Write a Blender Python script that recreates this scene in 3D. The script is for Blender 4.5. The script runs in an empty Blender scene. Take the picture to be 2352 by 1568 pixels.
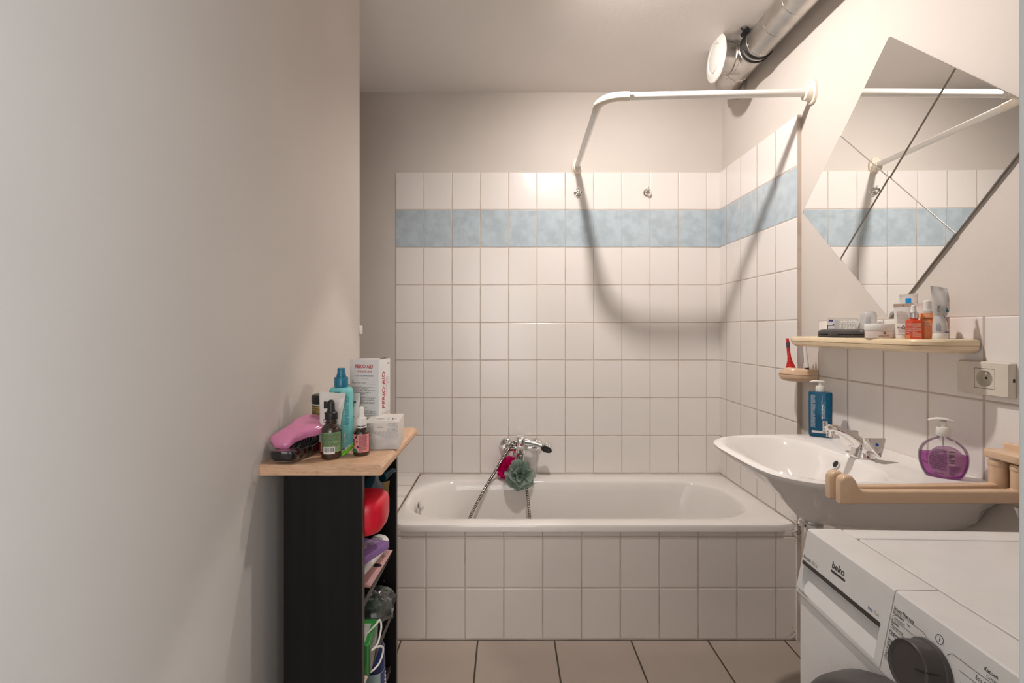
import bpy, math, random
from mathutils import Vector, Matrix
R = math.radians
rnd = random.Random(7)
SC = bpy.context.scene
COL = SC.collection
V = Vector

# ------------------------------------------------------------------ materials
def lin(c):
    c = c / 255.0
    return c / 12.92 if c <= 0.04045 else ((c + 0.055) / 1.055) ** 2.4
def rgb(r, g, b): return (lin(r), lin(g), lin(b), 1.0)

def newmat(name):
    m = bpy.data.materials.new(name); m.use_nodes = True
    nt = m.node_tree
    return m, nt, nt.nodes['Principled BSDF'], nt.nodes['Material Output']

def N(nt, t, **kw):
    n = nt.nodes.new(t)
    for k, v in kw.items(): setattr(n, k, v)
    return n
def mth(nt, op, a, b=None, clamp=False):
    n = N(nt, 'ShaderNodeMath', operation=op); n.use_clamp = clamp
    for i, x in enumerate((a, b)):
        if x is None: continue
        if isinstance(x, (int, float)): n.inputs[i].default_value = x
        else: nt.links.new(x, n.inputs[i])
    return n.outputs[0]
def mixc(nt, f, a, b):
    n = N(nt, 'ShaderNodeMix', data_type='RGBA')
    for s, x in ((n.inputs[0], f), (n.inputs[6], a), (n.inputs[7], b)):
        if isinstance(x, (int, float, tuple)): s.default_value = x
        else: nt.links.new(x, s)
    return n.outputs[2]
def smooth(nt, x, lo, hi):
    n = N(nt, 'ShaderNodeMapRange', interpolation_type='SMOOTHSTEP')
    nt.links.new(x, n.inputs[0]); n.inputs[1].default_value = lo; n.inputs[2].default_value = hi
    return n.outputs[0]
def noise(nt, scale, detail=3, vec=None, stretch=None):
    tc = N(nt, 'ShaderNodeTexCoord')
    src = vec or tc.outputs['Object']
    if stretch:
        mp = N(nt, 'ShaderNodeMapping'); mp.inputs['Scale'].default_value = stretch
        nt.links.new(src, mp.inputs[0]); src = mp.outputs[0]
    n = N(nt, 'ShaderNodeTexNoise'); n.inputs['Scale'].default_value = scale; n.inputs['Detail'].default_value = detail
    nt.links.new(src, n.inputs['Vector'])
    return n.outputs['Fac']
def bump(nt, b, h, dist, strength=1.0):
    n = N(nt, 'ShaderNodeBump'); n.inputs['Distance'].default_value = dist; n.inputs['Strength'].default_value = strength
    nt.links.new(h, n.inputs['Height']); nt.links.new(n.outputs[0], b.inputs['Normal'])

MATS = {}
def mat(name, col, rough=0.4, metal=0.0, vary=0.04, vscale=30, bmp=0.0, bscale=200, stretch=None, spec=0.5, coat=0.0, sss=0.0, emis=0.0):
    """plain surface with a little procedural variation in its tone"""
    if name in MATS: return MATS[name]
    m, nt, b, o = newmat(name)
    b.inputs['Roughness'].default_value = rough; b.inputs['Metallic'].default_value = metal
    b.inputs['Specular IOR Level'].default_value = spec; b.inputs['Coat Weight'].default_value = coat
    f = noise(nt, vscale, 2, stretch=stretch)
    dk = tuple(c * (1 - vary * 2) for c in col[:3]) + (1,)
    lt = tuple(min(1, c * (1 + vary)) for c in col[:3]) + (1,)
    nt.links.new(mixc(nt, smooth(nt, f, .3, .7), dk, lt), b.inputs['Base Color'])
    if bmp: bump(nt, b, noise(nt, bscale, 2), bmp)
    if emis:
        b.inputs['Emission Color'].default_value = col; b.inputs['Emission Strength'].default_value = emis
    MATS[name] = m
    return m

def clearmat(name, tint, opac=0.0, body=(1, 1, 1, 1), rough=0.03, gloss=1.0):
    """thin clear plastic: tinted see-through + some solid body + fresnel gloss"""
    if name in MATS: return MATS[name]
    m, nt, b, o = newmat(name); nt.nodes.remove(b)
    tr = N(nt, 'ShaderNodeBsdfTransparent'); tr.inputs[0].default_value = tint
    df = N(nt, 'ShaderNodeBsdfDiffuse')
    f = noise(nt, 25, 2)
    nt.links.new(mixc(nt, f, tuple(c * .92 for c in body[:3]) + (1,), body), df.inputs[0])
    tl = N(nt, 'ShaderNodeBsdfTranslucent'); tl.inputs[0].default_value = body
    ms = N(nt, 'ShaderNodeMixShader'); ms.inputs[0].default_value = .4
    nt.links.new(df.outputs[0], ms.inputs[1]); nt.links.new(tl.outputs[0], ms.inputs[2])
    m1 = N(nt, 'ShaderNodeMixShader'); m1.inputs[0].default_value = opac
    nt.links.new(tr.outputs[0], m1.inputs[1]); nt.links.new(ms.outputs[0], m1.inputs[2])
    gl = N(nt, 'ShaderNodeBsdfGlossy'); gl.inputs['Roughness'].default_value = rough
    fr = N(nt, 'ShaderNodeFresnel'); fr.inputs[0].default_value = 1.45
    m2 = N(nt, 'ShaderNodeMixShader')
    nt.links.new(mth(nt, 'MULTIPLY', fr.outputs[0], gloss, True), m2.inputs[0])
    nt.links.new(m1.outputs[0], m2.inputs[1]); nt.links.new(gl.outputs[0], m2.inputs[2])
    nt.links.new(m2.outputs[0], o.inputs[0])
    MATS[name] = m
    return m

def tilemat(name, ua, va, u0, v0, du, dv, base, grout, gw=.003, blue=None, rough=.22, mould=(), dirt=0.35, tilt=.0012, gdark=None, speck=0.0):
    """ceramic tiles with grout lines laid out in metres; mould = (point, radius) stains in corners"""
    m, nt, b, o = newmat(name)
    geo = N(nt, 'ShaderNodeNewGeometry'); sp = N(nt, 'ShaderNodeSeparateXYZ')
    nt.links.new(geo.outputs['Position'], sp.inputs[0])
    U = mth(nt, 'DIVIDE', mth(nt, 'SUBTRACT', sp.outputs[ua], u0), du)
    W = mth(nt, 'DIVIDE', mth(nt, 'SUBTRACT', sp.outputs[va], v0), dv)
    fu, fv = mth(nt, 'FRACT', U), mth(nt, 'FRACT', W)
    eu = mth(nt, 'MULTIPLY', mth(nt, 'MINIMUM', fu, mth(nt, 'SUBTRACT', 1, fu)), du)
    ev = mth(nt, 'MULTIPLY', mth(nt, 'MINIMUM', fv, mth(nt, 'SUBTRACT', 1, fv)), dv)
    e = mth(nt, 'MINIMUM', eu, ev)
    body = smooth(nt, e, gw * .42, gw * .62)
    pillow = smooth(nt, e, gw * .4, gw * .4 + .0035)
    cmb = N(nt, 'ShaderNodeCombineXYZ')
    iu, iv = mth(nt, 'FLOOR', U), mth(nt, 'FLOOR', W)
    nt.links.new(iu, cmb.inputs[0]); nt.links.new(iv, cmb.inputs[1])
    wn = N(nt, 'ShaderNodeTexWhiteNoise', noise_dimensions='2D'); nt.links.new(cmb.outputs[0], wn.inputs['Vector'])
    ws = N(nt, 'ShaderNodeSeparateColor'); nt.links.new(wn.outputs['Color'], ws.inputs[0])
    pos = geo.outputs['Position']
    tone = mixc(nt, wn.outputs['Value'], tuple(c * .97 for c in base[:3]) + (1,), base)
    if speck:
        s = noise(nt, 900, 2, pos); tone = mixc(nt, smooth(nt, s, .42, .62), tuple(c * (1 - speck) for c in base[:3]) + (1,), tone)
        s2 = noise(nt, 9, 3, pos); tone = mixc(nt, mth(nt, 'MULTIPLY', smooth(nt, s2, .45, .75), .35), tone, tuple(c * .8 for c in base[:3]) + (1,))
    if blue:
        lo, hi, bc = blue
        ins = mth(nt, 'MULTIPLY', mth(nt, 'GREATER_THAN', sp.outputs[va], lo), mth(nt, 'LESS_THAN', sp.outputs[va], hi))
        cloud = mixc(nt, smooth(nt, noise(nt, 22, 4, pos), .3, .7), tuple(c * .84 for c in bc[:3]) + (1,), bc)
        tone = mixc(nt, ins, tone, cloud)
    gd = gdark or tuple(c * .35 for c in grout[:3]) + (1,)
    gcol = mixc(nt, mth(nt, 'MULTIPLY', smooth(nt, noise(nt, 11, 3, pos), .42, .72), dirt, True), grout, gd)
    col = mixc(nt, body, gcol, tone)
    for (pt, rad) in mould:
        dn = N(nt, 'ShaderNodeVectorMath', operation='DISTANCE'); nt.links.new(pos, dn.inputs[0]); dn.inputs[1].default_value = pt
        near = mth(nt, 'SUBTRACT', 1, smooth(nt, dn.outputs['Value'], 0, rad))
        blot = smooth(nt, mth(nt, 'ADD', noise(nt, 130, 4, pos), mth(nt, 'MULTIPLY', near, .25)), .70, .82)
        col = mixc(nt, mth(nt, 'MULTIPLY', mth(nt, 'MULTIPLY', blot, mth(nt, 'GREATER_THAN', near, .01)), .65), col, rgb(96, 70, 54))
    nt.links.new(col, b.inputs['Base Color'])
    nt.links.new(mth(nt, 'SUBTRACT', .75, mth(nt, 'MULTIPLY', body, .75 - rough)), b.inputs['Roughness'])
    h = mth(nt, 'MULTIPLY', pillow, .0012)
    t1 = mth(nt, 'MULTIPLY', mth(nt, 'SUBTRACT', fu, .5), mth(nt, 'SUBTRACT', ws.outputs[0], .5))
    t2 = mth(nt, 'MULTIPLY', mth(nt, 'SUBTRACT', fv, .5), mth(nt, 'SUBTRACT', ws.outputs[1], .5))
    h = mth(nt, 'ADD', h, mth(nt, 'MULTIPLY', mth(nt, 'MULTIPLY', mth(nt, 'ADD', t1, t2), tilt), body))
    h = mth(nt, 'ADD', h, mth(nt, 'MULTIPLY', noise(nt, 18, 1, pos), .0005))
    bump(nt, b, h, 1.0)
    return m

# ------------------------------------------------------------------ mesh building
def sgn(x): return 1 if x >= 0 else -1
def sring(a, b, n=48, p=2.0, z=0.0, cx=0.0, cy=0.0):
    out = []
    for i in range(n):
        t = 2 * math.pi * i / n
        c, s = math.cos(t), math.sin(t)
        out.append(V((cx + a * sgn(c) * abs(c) ** (2 / p), cy + b * sgn(s) * abs(s) ** (2 / p), z)))
    return out
def rring(hx, hy, r, z=0.0, k=5, cx=0.0, cy=0.0):
    r = max(1e-5, min(r, hx, hy)); out = []
    for q, (sx, sy) in enumerate(((1, 1), (-1, 1), (-1, -1), (1, -1))):
        for i in range(k + 1):
            a = math.pi / 2 * (q + i / k)
            out.append(V((cx + sx * (hx - r) + r * math.cos(a), cy + sy * (hy - r) + r * math.sin(a), z)))
    return out

class G:
    """collects shapes that become ONE mesh object"""
    def __init__(s): s.v, s.f = [], []
    def add(s, vs, fs, M=None):
        o = len(s.v)
        s.v += [(M @ V(p)) if M else V(p) for p in vs]
        s.f += [tuple(i + o for i in f) for f in fs]
        return s
    def box(s, x0, x1, y0, y1, z0, z1, M=None):
        vs = [(x, y, z) for z in (z0, z1) for y in (y0, y1) for x in (x0, x1)]
        return s.add(vs, [(0, 2, 3, 1), (4, 5, 7, 6), (0, 1, 5, 4), (2, 6, 7, 3), (0, 4, 6, 2), (1, 3, 7, 5)], M)
    def loft(s, rings, c0=True, c1=True, M=None, closed=False):
        n = len(rings[0]); vs = [p for r in rings for p in r]; fs = []
        m = len(rings)
        for j in range(m if closed else m - 1):
            a, b = j * n, ((j + 1) % m) * n
            for i in range(n):
                k = (i + 1) % n
                fs.append((a + i, a + k, b + k, b + i))
        if c0 and not closed: fs.append(tuple(reversed(range(n))))
        if c1 and not closed: fs.append(tuple(range((m - 1) * n, m * n)))
        return s.add(vs, fs, M)
    def rbox(s, x0, x1, y0, y1, z0, z1, r=.005, e=.002, M=None, k=4):
        hx, hy, cx, cy = (x1 - x0) / 2, (y1 - y0) / 2, (x0 + x1) / 2, (y0 + y1) / 2
        r = max(r, e)
        rs = []
        for i in range(4):
            a = math.pi / 2 * i / 3
            rs.append(rring(hx - e * (1 - math.sin(a)), hy - e * (1 - math.sin(a)), r - e * (1 - math.sin(a)) + 1e-5, z0 + e * (1 - math.cos(a)), k, cx, cy))
        for i in range(4):
            a = math.pi / 2 * i / 3
            rs.append(rring(hx - e * (1 - math.cos(a)), hy - e * (1 - math.cos(a)), r - e * (1 - math.cos(a)) + 1e-5, z1 - e * (1 - math.sin(a)), k, cx, cy))
        return s.loft(rs, M=M)
    def lathe(s, prof, n=32, M=None, c0=True, c1=True):
        rs = [[V((r * math.cos(2 * math.pi * i / n), r * math.sin(2 * math.pi * i / n), z)) for i in range(n)] for r, z in prof]
        return s.loft(rs, c0, c1, M)
    def tube(s, pts, r, n=12, caps=True, M=None, closed=False, flat=1.0):
        pts = [V(p) for p in pts]; m = len(pts)
        rr = r if isinstance(r, (list, tuple)) else [r] * m
        tan = []
        for i in range(m):
            a = pts[(i - 1) % m] if (closed or i) else pts[0]
            b = pts[(i + 1) % m] if (closed or i < m - 1) else pts[-1]
            tan.append((b - a).normalized())
        up = V((0, 0, 1)) if abs(tan[0].z) < .9 else V((1, 0, 0))
        x = tan[0].cross(up).normalized(); rings = []
        for i in range(m):
            x = (x - tan[i] * x.dot(tan[i])).normalized(); y = tan[i].cross(x)
            rings.append([pts[i] + (x * math.cos(2 * math.pi * k / n) + y * flat * math.sin(2 * math.pi * k / n)) * rr[i] for k in range(n)])
        return s.loft(rings, caps, caps, M, closed)
    def ball(s, c, rx, ry=None, rz=None, n=20, m=12, M=None):
        ry = ry or rx; rz = rz or rx; c = V(c)
        rs = [[c + V((rx * math.sin(math.pi * j / m) * math.cos(2 * math.pi * i / n), ry * math.sin(math.pi * j / m) * math.sin(2 * math.pi * i / n), -rz * math.cos(math.pi * j / m))) for i in range(n)] for j in range(1, m)]
        return s.loft(rs, M=M)
    def prism(s, poly, y0, y1, M=None):
        """polygon in (x,z) extruded along y"""
        n = len(poly); vs = [(x, y0, z) for x, z in poly] + [(x, y1, z) for x, z in poly]
        fs = [tuple(range(n)), tuple(reversed(range(n, 2 * n)))] + [(i, i + n, (i + 1) % n + n, (i + 1) % n) for i in range(n)]
        return s.add(vs, fs, M)
    def grid(s, fn, nu, nv, M=None):
        vs = [fn(i / nu, j / nv) for j in range(nv + 1) for i in range(nu + 1)]
        fs = [(j * (nu + 1) + i, j * (nu + 1) + i + 1, (j + 1) * (nu + 1) + i + 1, (j + 1) * (nu + 1) + i) for j in range(nv) for i in range(nu)]
        return s.add(vs, fs, M)
    def patch(s, fn, u0, u1, v0, v1, nu=1, nv=1):
        return s.grid(lambda a, b: fn(u0 + (u1 - u0) * a, v0 + (v1 - v0) * b), nu, nv)
    def text(s, txt, fn, u, v, size, align='CENTER', rot=0.0, sx=1.0, bold=0.0, shear=0.0):
        vs, fs = textmesh(txt, align, bold, shear)
        c, sn = math.cos(R(rot)), math.sin(R(rot))
        return s.add([fn(u + size * (x * sx * c - y * sn), v + size * (x * sx * sn + y * c)) for x, y in vs], fs)
    def lines(s, fn, u0, u1, v0, v1, n, fill=.5, ragged=.15, seed=1):
        """rows of print too fine to read, as short word-long dashes"""
        q = random.Random(seed); dv = (v1 - v0) / n
        for i in range(n):
            vv = v1 - dv * (i + .5); u = u0
            end = u1 - (u1 - u0) * (q.random() * ragged if q.random() < .7 else q.random() * .6)
            while u < end:
                w = (u1 - u0) * q.uniform(.05, .16)
                s.patch(fn, u, min(u + w, end), vv - dv * fill / 2, vv + dv * fill / 2)
                u += w + (u1 - u0) * .025
        return s
    def bars(s, fn, u0, u1, v0, v1, n=22, seed=3, vert=True):
        q = random.Random(seed); ws = [q.choice((1, 1, 2, 3)) for _ in range(2 * n - 1)]; t = sum(ws); p = 0
        for i, w in enumerate(ws):
            if i % 2 == 0:
                a, b = p / t, (p + w) / t
                if vert: s.patch(fn, u0 + (u1 - u0) * a, u0 + (u1 - u0) * b, v0, v1)
                else: s.patch(fn, u0, u1, v0 + (v1 - v0) * a, v0 + (v1 - v0) * b, 3, 1)
            p += w
        return s
    def build(s, name, m, parent=None, smooth_deg=35):
        me = bpy.data.meshes.new(name); me.from_pydata([tuple(p) for p in s.v], [], s.f); me.update()
        me.materials.append(m)
        if smooth_deg:
            me.shade_smooth(); me.set_sharp_from_angle(angle=R(smooth_deg))
        o = bpy.data.objects.new(name, me); COL.objects.link(o)
        if parent: o.parent = parent
        return o

_tm = {}
def textmesh(txt, align, bold, shear):
    key = (txt, align, bold, shear)
    if key not in _tm:
        cu = bpy.data.curves.new('t', 'FONT'); cu.body = txt; cu.size = 1; cu.align_x = align; cu.resolution_u = 2; cu.offset = bold; cu.shear = shear
        ob = bpy.data.objects.new('t', cu); COL.objects.link(ob)
        dg = bpy.context.evaluated_depsgraph_get(); me = ob.evaluated_get(dg).to_mesh()
        _tm[key] = ([(p.co.x, p.co.y) for p in me.vertices], [tuple(f.vertices) for f in me.polygons])
        ob.evaluated_get(dg).to_mesh_clear()
        bpy.data.objects.remove(ob); bpy.data.curves.remove(cu)
    return _tm[key]

def recalc(o):
    import bmesh
    bm = bmesh.new(); bm.from_mesh(o.data); bmesh.ops.recalc_face_normals(bm, faces=bm.faces); bm.to_mesh(o.data); bm.free()
    return o

def thing(name, label, cat, loc=(0, 0, 0), rz=0.0, group=None, rot=None):
    o = bpy.data.objects.new(name, None); COL.objects.link(o); o.empty_display_size = .03
    o.location = loc; o.rotation_euler = rot or (0, 0, R(rz))
    o['label'] = label; o['category'] = cat
    if group: o['group'] = group
    return o
def tag(o, label, cat, group=None):
    o['label'] = label; o['category'] = cat
    if group: o['group'] = group
    return o
def struct(name, g, m, label=None, deg=35):
    o = g.build(name, m, None, deg); o['kind'] = 'structure'
    if label: o['label'] = label
    return o
def T(x=0, y=0, z=0): return Matrix.Translation((x, y, z))
def RX(a): return Matrix.Rotation(R(a), 4, 'X')
def RY(a): return Matrix.Rotation(R(a), 4, 'Y')
def RZ(a): return Matrix.Rotation(R(a), 4, 'Z')
def cyl(rad, a0=0.0, eps=.0003):
    """print wrapped round a bottle: u to the right as seen from its front (-y), v up"""
    return lambda u, v: V(((rad + eps) * math.sin(u / rad + a0), -(rad + eps) * math.cos(u / rad + a0), v))
def flat(y, x0=0.0): return lambda u, v: V((u + x0, y, v))

# common materials
WHITE_PL = mat('white_plastic', rgb(232, 228, 222), .35, vary=.015)
BLACK_INK = mat('black_print', rgb(34, 30, 30), .55)
CHROME = mat('chrome', (.86, .85, .84, 1), .06, 1.0, vary=.01)
BLACK_RUB = mat('black_rubber', rgb(24, 23, 24), .5)
BEIGE_PL = mat('beige_plastic', rgb(226, 192, 160), .25, vary=.015, coat=.2)
CREAM_PL = mat('cream_plastic', rgb(236, 212, 176), .2, vary=.02, coat=.3)  # weak frontal fill light, added behind the camera to brighten the room
CLEAR = clearmat('clear_plastic', (.96, .955, .95, 1), .06)

# ------------------------------------------------------------------ the room
XR, XT, YB, ZC = 1.142, 1.127, 2.524, 2.47
PAINT = mat('wall_paint', rgb(217, 208, 200), .6, vary=.012, vscale=3, bmp=.00018, bscale=120, spec=.3)
CEILP = mat('ceiling_paint', rgb(240, 234, 229), .7, vary=.01, vscale=2, bmp=.0003, bscale=120, spec=.2)
TBASE, TBLUE, GROUT, GDARK = rgb(241, 234, 229), rgb(193, 206, 214), rgb(206, 190, 176), rgb(120, 88, 68)
TILE_B = tilemat('tile_back_wall', 0, 2, -.443 - .1501 * 6, .05, .1501, .1995, TBASE, GROUT, .0034, (1.645, 1.843, TBLUE), gdark=GDARK)
TILE_R = tilemat('tile_side_wall', 1, 2, 1.843 - .1498 * 12, .05, .1498, .1995, TBASE, GROUT, .0034, (1.645, 1.843, TBLUE), gdark=GDARK, mould=(((1.13, 1.845, .43), .10),))
TILE_S = tilemat('tile_basin_splash', 1, 2, 1.124 - .15 * 8, 1.241 - .2 * 6, .15, .2, TBASE, rgb(200, 184, 172), .0045, gdark=rgb(130, 100, 80), dirt=.2)
TILE_A = tilemat('tile_bath_apron', 0, 2, -.317 - .1517 * 6, .402 - .2 * 4, .1517, .2, rgb(238, 229, 222), rgb(206, 192, 180), .004, rough=.2, gdark=rgb(104, 80, 66), dirt=.32, mould=(((1.13, 1.85, .42), .06), ((1.13, 1.85, .02), .07)))
TILE_L = tilemat('tile_bath_ledge', 1, 0, 2.47 - .15 * 20, -.4615 - .2 * 6, .15, .2, TBASE, rgb(186, 164, 148), .004, gdark=GDARK, dirt=.5)
FLOORM = tilemat('floor_tile', 0, 1, -.115 - .2985 * 6, 1.553 - .2985 * 12, .2985, .2985, rgb(178, 164, 152), rgb(72, 62, 54), .006, rough=.42, gdark=rgb(44, 38, 34), speck=.22, tilt=.0004, dirt=.6)
TRIMP = mat('door_frame_paint', rgb(222, 226, 226), .45, vary=.01)

struct('floor', G().box(-1.3, 1.25, -1.85, YB + .1, -.1, 0), FLOORM)
struct('ceiling', G().box(-1.3, 1.25, -1.85, YB + .1, ZC, ZC + .1), CEILP)
struct('wall_back', G().box(-1.3, 1.25, YB, YB + .1, 0, ZC), PAINT)
struct('wall_right', G().box(XR, XR + .1, .1, YB, 0, ZC), PAINT)
struct('wall_left', G().rbox(-1.25, -.496, -1.75, 1.6, 0, ZC, .004, .001), PAINT)
struct('wall_alcove', G().box(-1.3, -1.2, 1.6, YB, 0, ZC), PAINT)
struct('wall_front', G().box(.2195, XR, .1, .197, 0, ZC).box(-.496, .2195, .1, .197, 2.1, ZC), PAINT)
g = G().box(1.0, 1.1, -1.75, -1.25, 0, ZC).box(1.0, 1.1, -.25, .1, 0, ZC).box(1.0, 1.1, -1.25, -.25, 0, .8).box(1.0, 1.1, -1.25, -.25, 2.15, ZC)
struct('wall_hall', g, PAINT)
g = G().box(-1.25, -.6, -1.85, -1.75, 0, ZC).box(.75, 1.1, -1.85, -1.75, 0, ZC).box(-.6, .75, -1.85, -1.75, 0, .5).box(-.6, .75, -1.85, -1.75, 2.15, ZC)
struct('wall_entry', g, PAINT)
g = G().box(-.6, -.55, -1.84, -1.77, .5, 2.15).box(.7, .75, -1.84, -1.77, .5, 2.15).box(-.55, .7, -1.84, -1.77, .5, .55).box(-.55, .7, -1.84, -1.77, 2.1, 2.15).box(.05, .1, -1.83, -1.78, .55, 2.1)
struct('fill_window', g, TRIMP)  # invented window frame, added only to go with the fill light
g = G().box(1.02, 1.08, -1.25, -1.2, .8, 2.15).box(1.02, 1.08, -.3, -.25, .8, 2.15).box(1.02, 1.08, -1.2, -.3, .8, .85).box(1.02, 1.08, -1.2, -.3, 2.1, 2.15).box(1.03, 1.07, -.77, -.73, .85, 2.1)
struct('window_1', g, TRIMP)
# door frame whose edge shows at the right border of the picture
struct('trim_1', G().rbox(.2150, .2195, .085, .2, 0, 2.1, .001, .0008).rbox(.2195, .29, .085, .0995, 0, 2.16, .003, .002), TRIMP)

# tiled surfaces
wb_ = struct('wall_tiles', G().box(-.589, XT, YB - .006, YB, .44, 2.043), TILE_B, deg=0)
wr_ = struct('wall_tiles', G().box(XT - .001, XR, 1.843, YB - .006, 0, 2.043), TILE_R, deg=0)
wc_ = struct('splash_tiles', G().box(XT + .001, XR, .197, 1.725, .835, 1.241), TILE_S, deg=0)
struct('trim_3', G().box(-1.2, XT - .001, 1.852, 1.862, 0, .4225), TILE_A, deg=0)
for t_, w_ in ((wb_, 'wall_back'), (wr_, 'wall_right'), (wc_, 'wall_right')): t_.parent = bpy.data.objects[w_]; del t_['kind']
struct('trim_2', G().box(-1.2, -.4615, 1.856, YB - .006, .40, .4495), TILE_L, deg=0)

# ------------------------------------------------------------------ bathtub
def ray_ring(inside, c, z, n=96, far=2.0):
    out = []
    for i in range(n):
        a = 2 * math.pi * i / n; d = (math.cos(a), math.sin(a)); lo, hi = 0.0, far
        for _ in range(30):
            t = (lo + hi) / 2
            if inside(c[0] + d[0] * t, c[1] + d[1] * t): lo = t
            else: hi = t
        out.append(V((c[0] + d[0] * lo, c[1] + d[1] * lo, z)))
    return out
def rrect(x0, x1, y0, y1, r):
    def f(x, y):
        qx = abs(x - (x0 + x1) / 2) - (x1 - x0) / 2 + r; qy = abs(y - (y0 + y1) / 2) - (y1 - y0) / 2 + r
        return math.hypot(max(qx, 0), max(qy, 0)) + min(max(qx, qy), 0) - r < 0
    return f
ENAMEL = mat('white_enamel', rgb(238, 232, 227), .07, vary=.008, vscale=4)
bath = thing('bathtub', 'white enamel bathtub built into the tiled alcove below the back wall', 'bathtub', (.33, 2.18, .0))
cx, cy = .33, 2.15; L = T(-.33, -2.18, 0); rs = []
ox0, ox1, oy0, oy1 = -.4585, 1.1255, 1.846, 2.5175
for z, ins in ((.4225, .004), (.4235, .0), (.440, .0), (.4475, .003), (.4505, .0095)):
    rs.append(ray_ring(rrect(ox0 + ins, ox1 - ins, oy0 + ins, oy1 - ins, .012), (cx, cy), z, 128))
for z, l, rr_, f, b, r in ((.4505, -.008, -.008, -.008, -.008, .2), (.447, 0, 0, 0, 0, .2), (.436, .008, .006, .008, .008, .2), (.40, .016, .02, .014, .014, .2), (.30, .035, .06, .03, .03, .19), (.16, .07, .15, .05, .05, .17), (.10, .11, .22, .075, .075, .15), (.075, .17, .3, .12, .12, .12)):
    rs.append(ray_ring(rrect(-.437 + l, 1.034 - rr_, 1.915 + f, 2.397 - b, r), (cx, cy), z, 128))
recalc(G().loft(rs, False, True, L).build('tub', ENAMEL, bath, 40))
g = G().lathe([(.0, .0), (.030, .0), (.033, .003), (.033, .008), (.026, .012), (.0, .013)][1:], 28, L @ T(-.405, 2.165, .392) @ RY(84))
g.tube([(0, -.018, .02), (0, .018, .02)], .006, 10, M=L @ T(-.405, 2.165, .392) @ RY(84))
g.build('overflow_knob', CHROME, bath)

# ------------------------------------------------------------------ ceiling spot (above the frame)
LAMP = V((.272, 1.46, 2.448)); AIM = V((.42, .36, -.83)).normalized()
lamp = thing('ceiling_spot', 'small round white ceiling spot above the room, out of the picture', 'lamp', (LAMP.x, LAMP.y, ZC))
G().lathe([(.030, -.001), (.033, -.006), (.044, -.006), (.047, -.003), (.047, 0)], 40, None, False, False).build('spot_ring', WHITE_PL, lamp)
G().lathe([(.001, -.0008), (.031, -.0008)], 32, None, False, False).build('reflector', WHITE_PL, lamp)

# ------------------------------------------------------------------ ventilation duct
def galv():
    m, nt, b, o = newmat('galvanised_steel')
    b.inputs['Metallic'].default_value = 1
    f = noise(nt, 8, 6); f2 = noise(nt, 120, 3)
    nt.links.new(mixc(nt, smooth(nt, f, .3, .7), rgb(176, 172, 168), rgb(208, 204, 198)), b.inputs['Base Color'])
    nt.links.new(mth(nt, 'ADD', mth(nt, 'MULTIPLY', f2, .14), .24), b.inputs['Roughness'])
    bump(nt, b, f2, .0003)
    return m
GALV = galv()
DX, DZ, DR = 1.045, 2.397, .0605
duct = thing('ventilation_duct', 'galvanised steel ventilation duct running along the ceiling corner', 'duct', (DX, 1.2, DZ))
L = T(-DX, -1.2, -DZ)
g = G(); RYM = lambda y: L @ T(DX, y, DZ) @ RX(-90)          # lathe axis along +y
prof = []; y = .2
while y < 1.985:
    prof += [(DR, y), (DR, y + .122), (DR - .0016, y + .1235), (DR - .0016, y + .1245)]; y += .1255
prof = [p for p in prof if p[1] < 1.985] + [(DR, 1.985)]
g.lathe([(r, y) for r, y in prof], 40, RYM(0)).build('pipe', GALV, duct)
# tee piece
g = G().lathe([(DR - .002, 1.975), (DR + .001, 1.98), (DR + .001, 2.01), (DR + .003, 2.012), (DR + .003, 2.018), (DR + .001, 2.02), (DR + .001, 2.15), (DR + .0035, 2.152), (DR + .0035, 2.158), (DR, 2.16), (DR, 2.2)], 40, RYM(0))
g.lathe([(.062, .0), (.062, .03), (.0605, .031), (.0605, .1005)], 40, L @ T(DX - .02, 2.085, DZ) @ RY(-90), True, False)
g.lathe([(.066, .0), (.067, .002), (.067, .004), (.062, .006)], 40, L @ T(DX - .062, 2.085, DZ) @ RY(-90))
g.build('tee_piece', GALV, duct)
# elbow into the right wall
pts = []
for i in range(10):
    a = math.pi / 2 * i / 9
    pts.append((DX + .07 * (1 - math.cos(a)), 2.19 + .13 * math.sin(a), DZ))
pts = [(DX, 2.16, DZ)] + pts + [(XR + .01, 2.32, DZ)]
g = G().tube(pts, DR - .0005, 36, M=L)
g.build('elbow', GALV, duct)
g = G()
for i in range(2):
    g.lathe([(DR + .004, -.002 + .026 * i), (DR + .0055, .0 + .026 * i), (DR + .0055, .005 + .026 * i), (DR + .004, .007 + .026 * i)], 40, RYM(1.972))
g.box(-.008, .008, -.006, .034, 0, .016, L @ T(DX - .047, 1.968, DZ + .047) @ RY(-45))
g.tube([(0, .014, .0), (0, .014, .032)], .003, 8, M=L @ T(DX - .047, 1.968, DZ + .047) @ RY(-45))
g.build('pipe_clamp', BLACK_RUB, duct)
for (x, y, a) in [(0, 1.945, 200), (0, 1.945, 262), (0, 2.175, 225), (0, 2.175, 300), (0, 2.175, 262)]:
    G().ball((DX + DR * math.cos(R(a)), y, DZ + DR * math.sin(R(a))), .0042, n=8, m=6, M=L).build('rivet', CHROME, duct)
for (x, a) in [(.93, 215), (.955, 320), (.955, 180), (.93, 260)]:
    G().ball((x, 2.085 + .061 * math.sin(R(a)), DZ + .061 * math.cos(R(a))), .004, n=8, m=6, M=L).build('rivet', CHROME, duct)
vent = G().lathe([(.058, .0), (.095, .001), (.0965, .004), (.094, .008), (.075, .014), (.064, .015), (.058, .009), (.05, .004)], 48, L @ T(.9215, 2.085, DZ) @ RY(-90))
vo = vent.build('valve_ring', WHITE_PL, duct)
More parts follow.
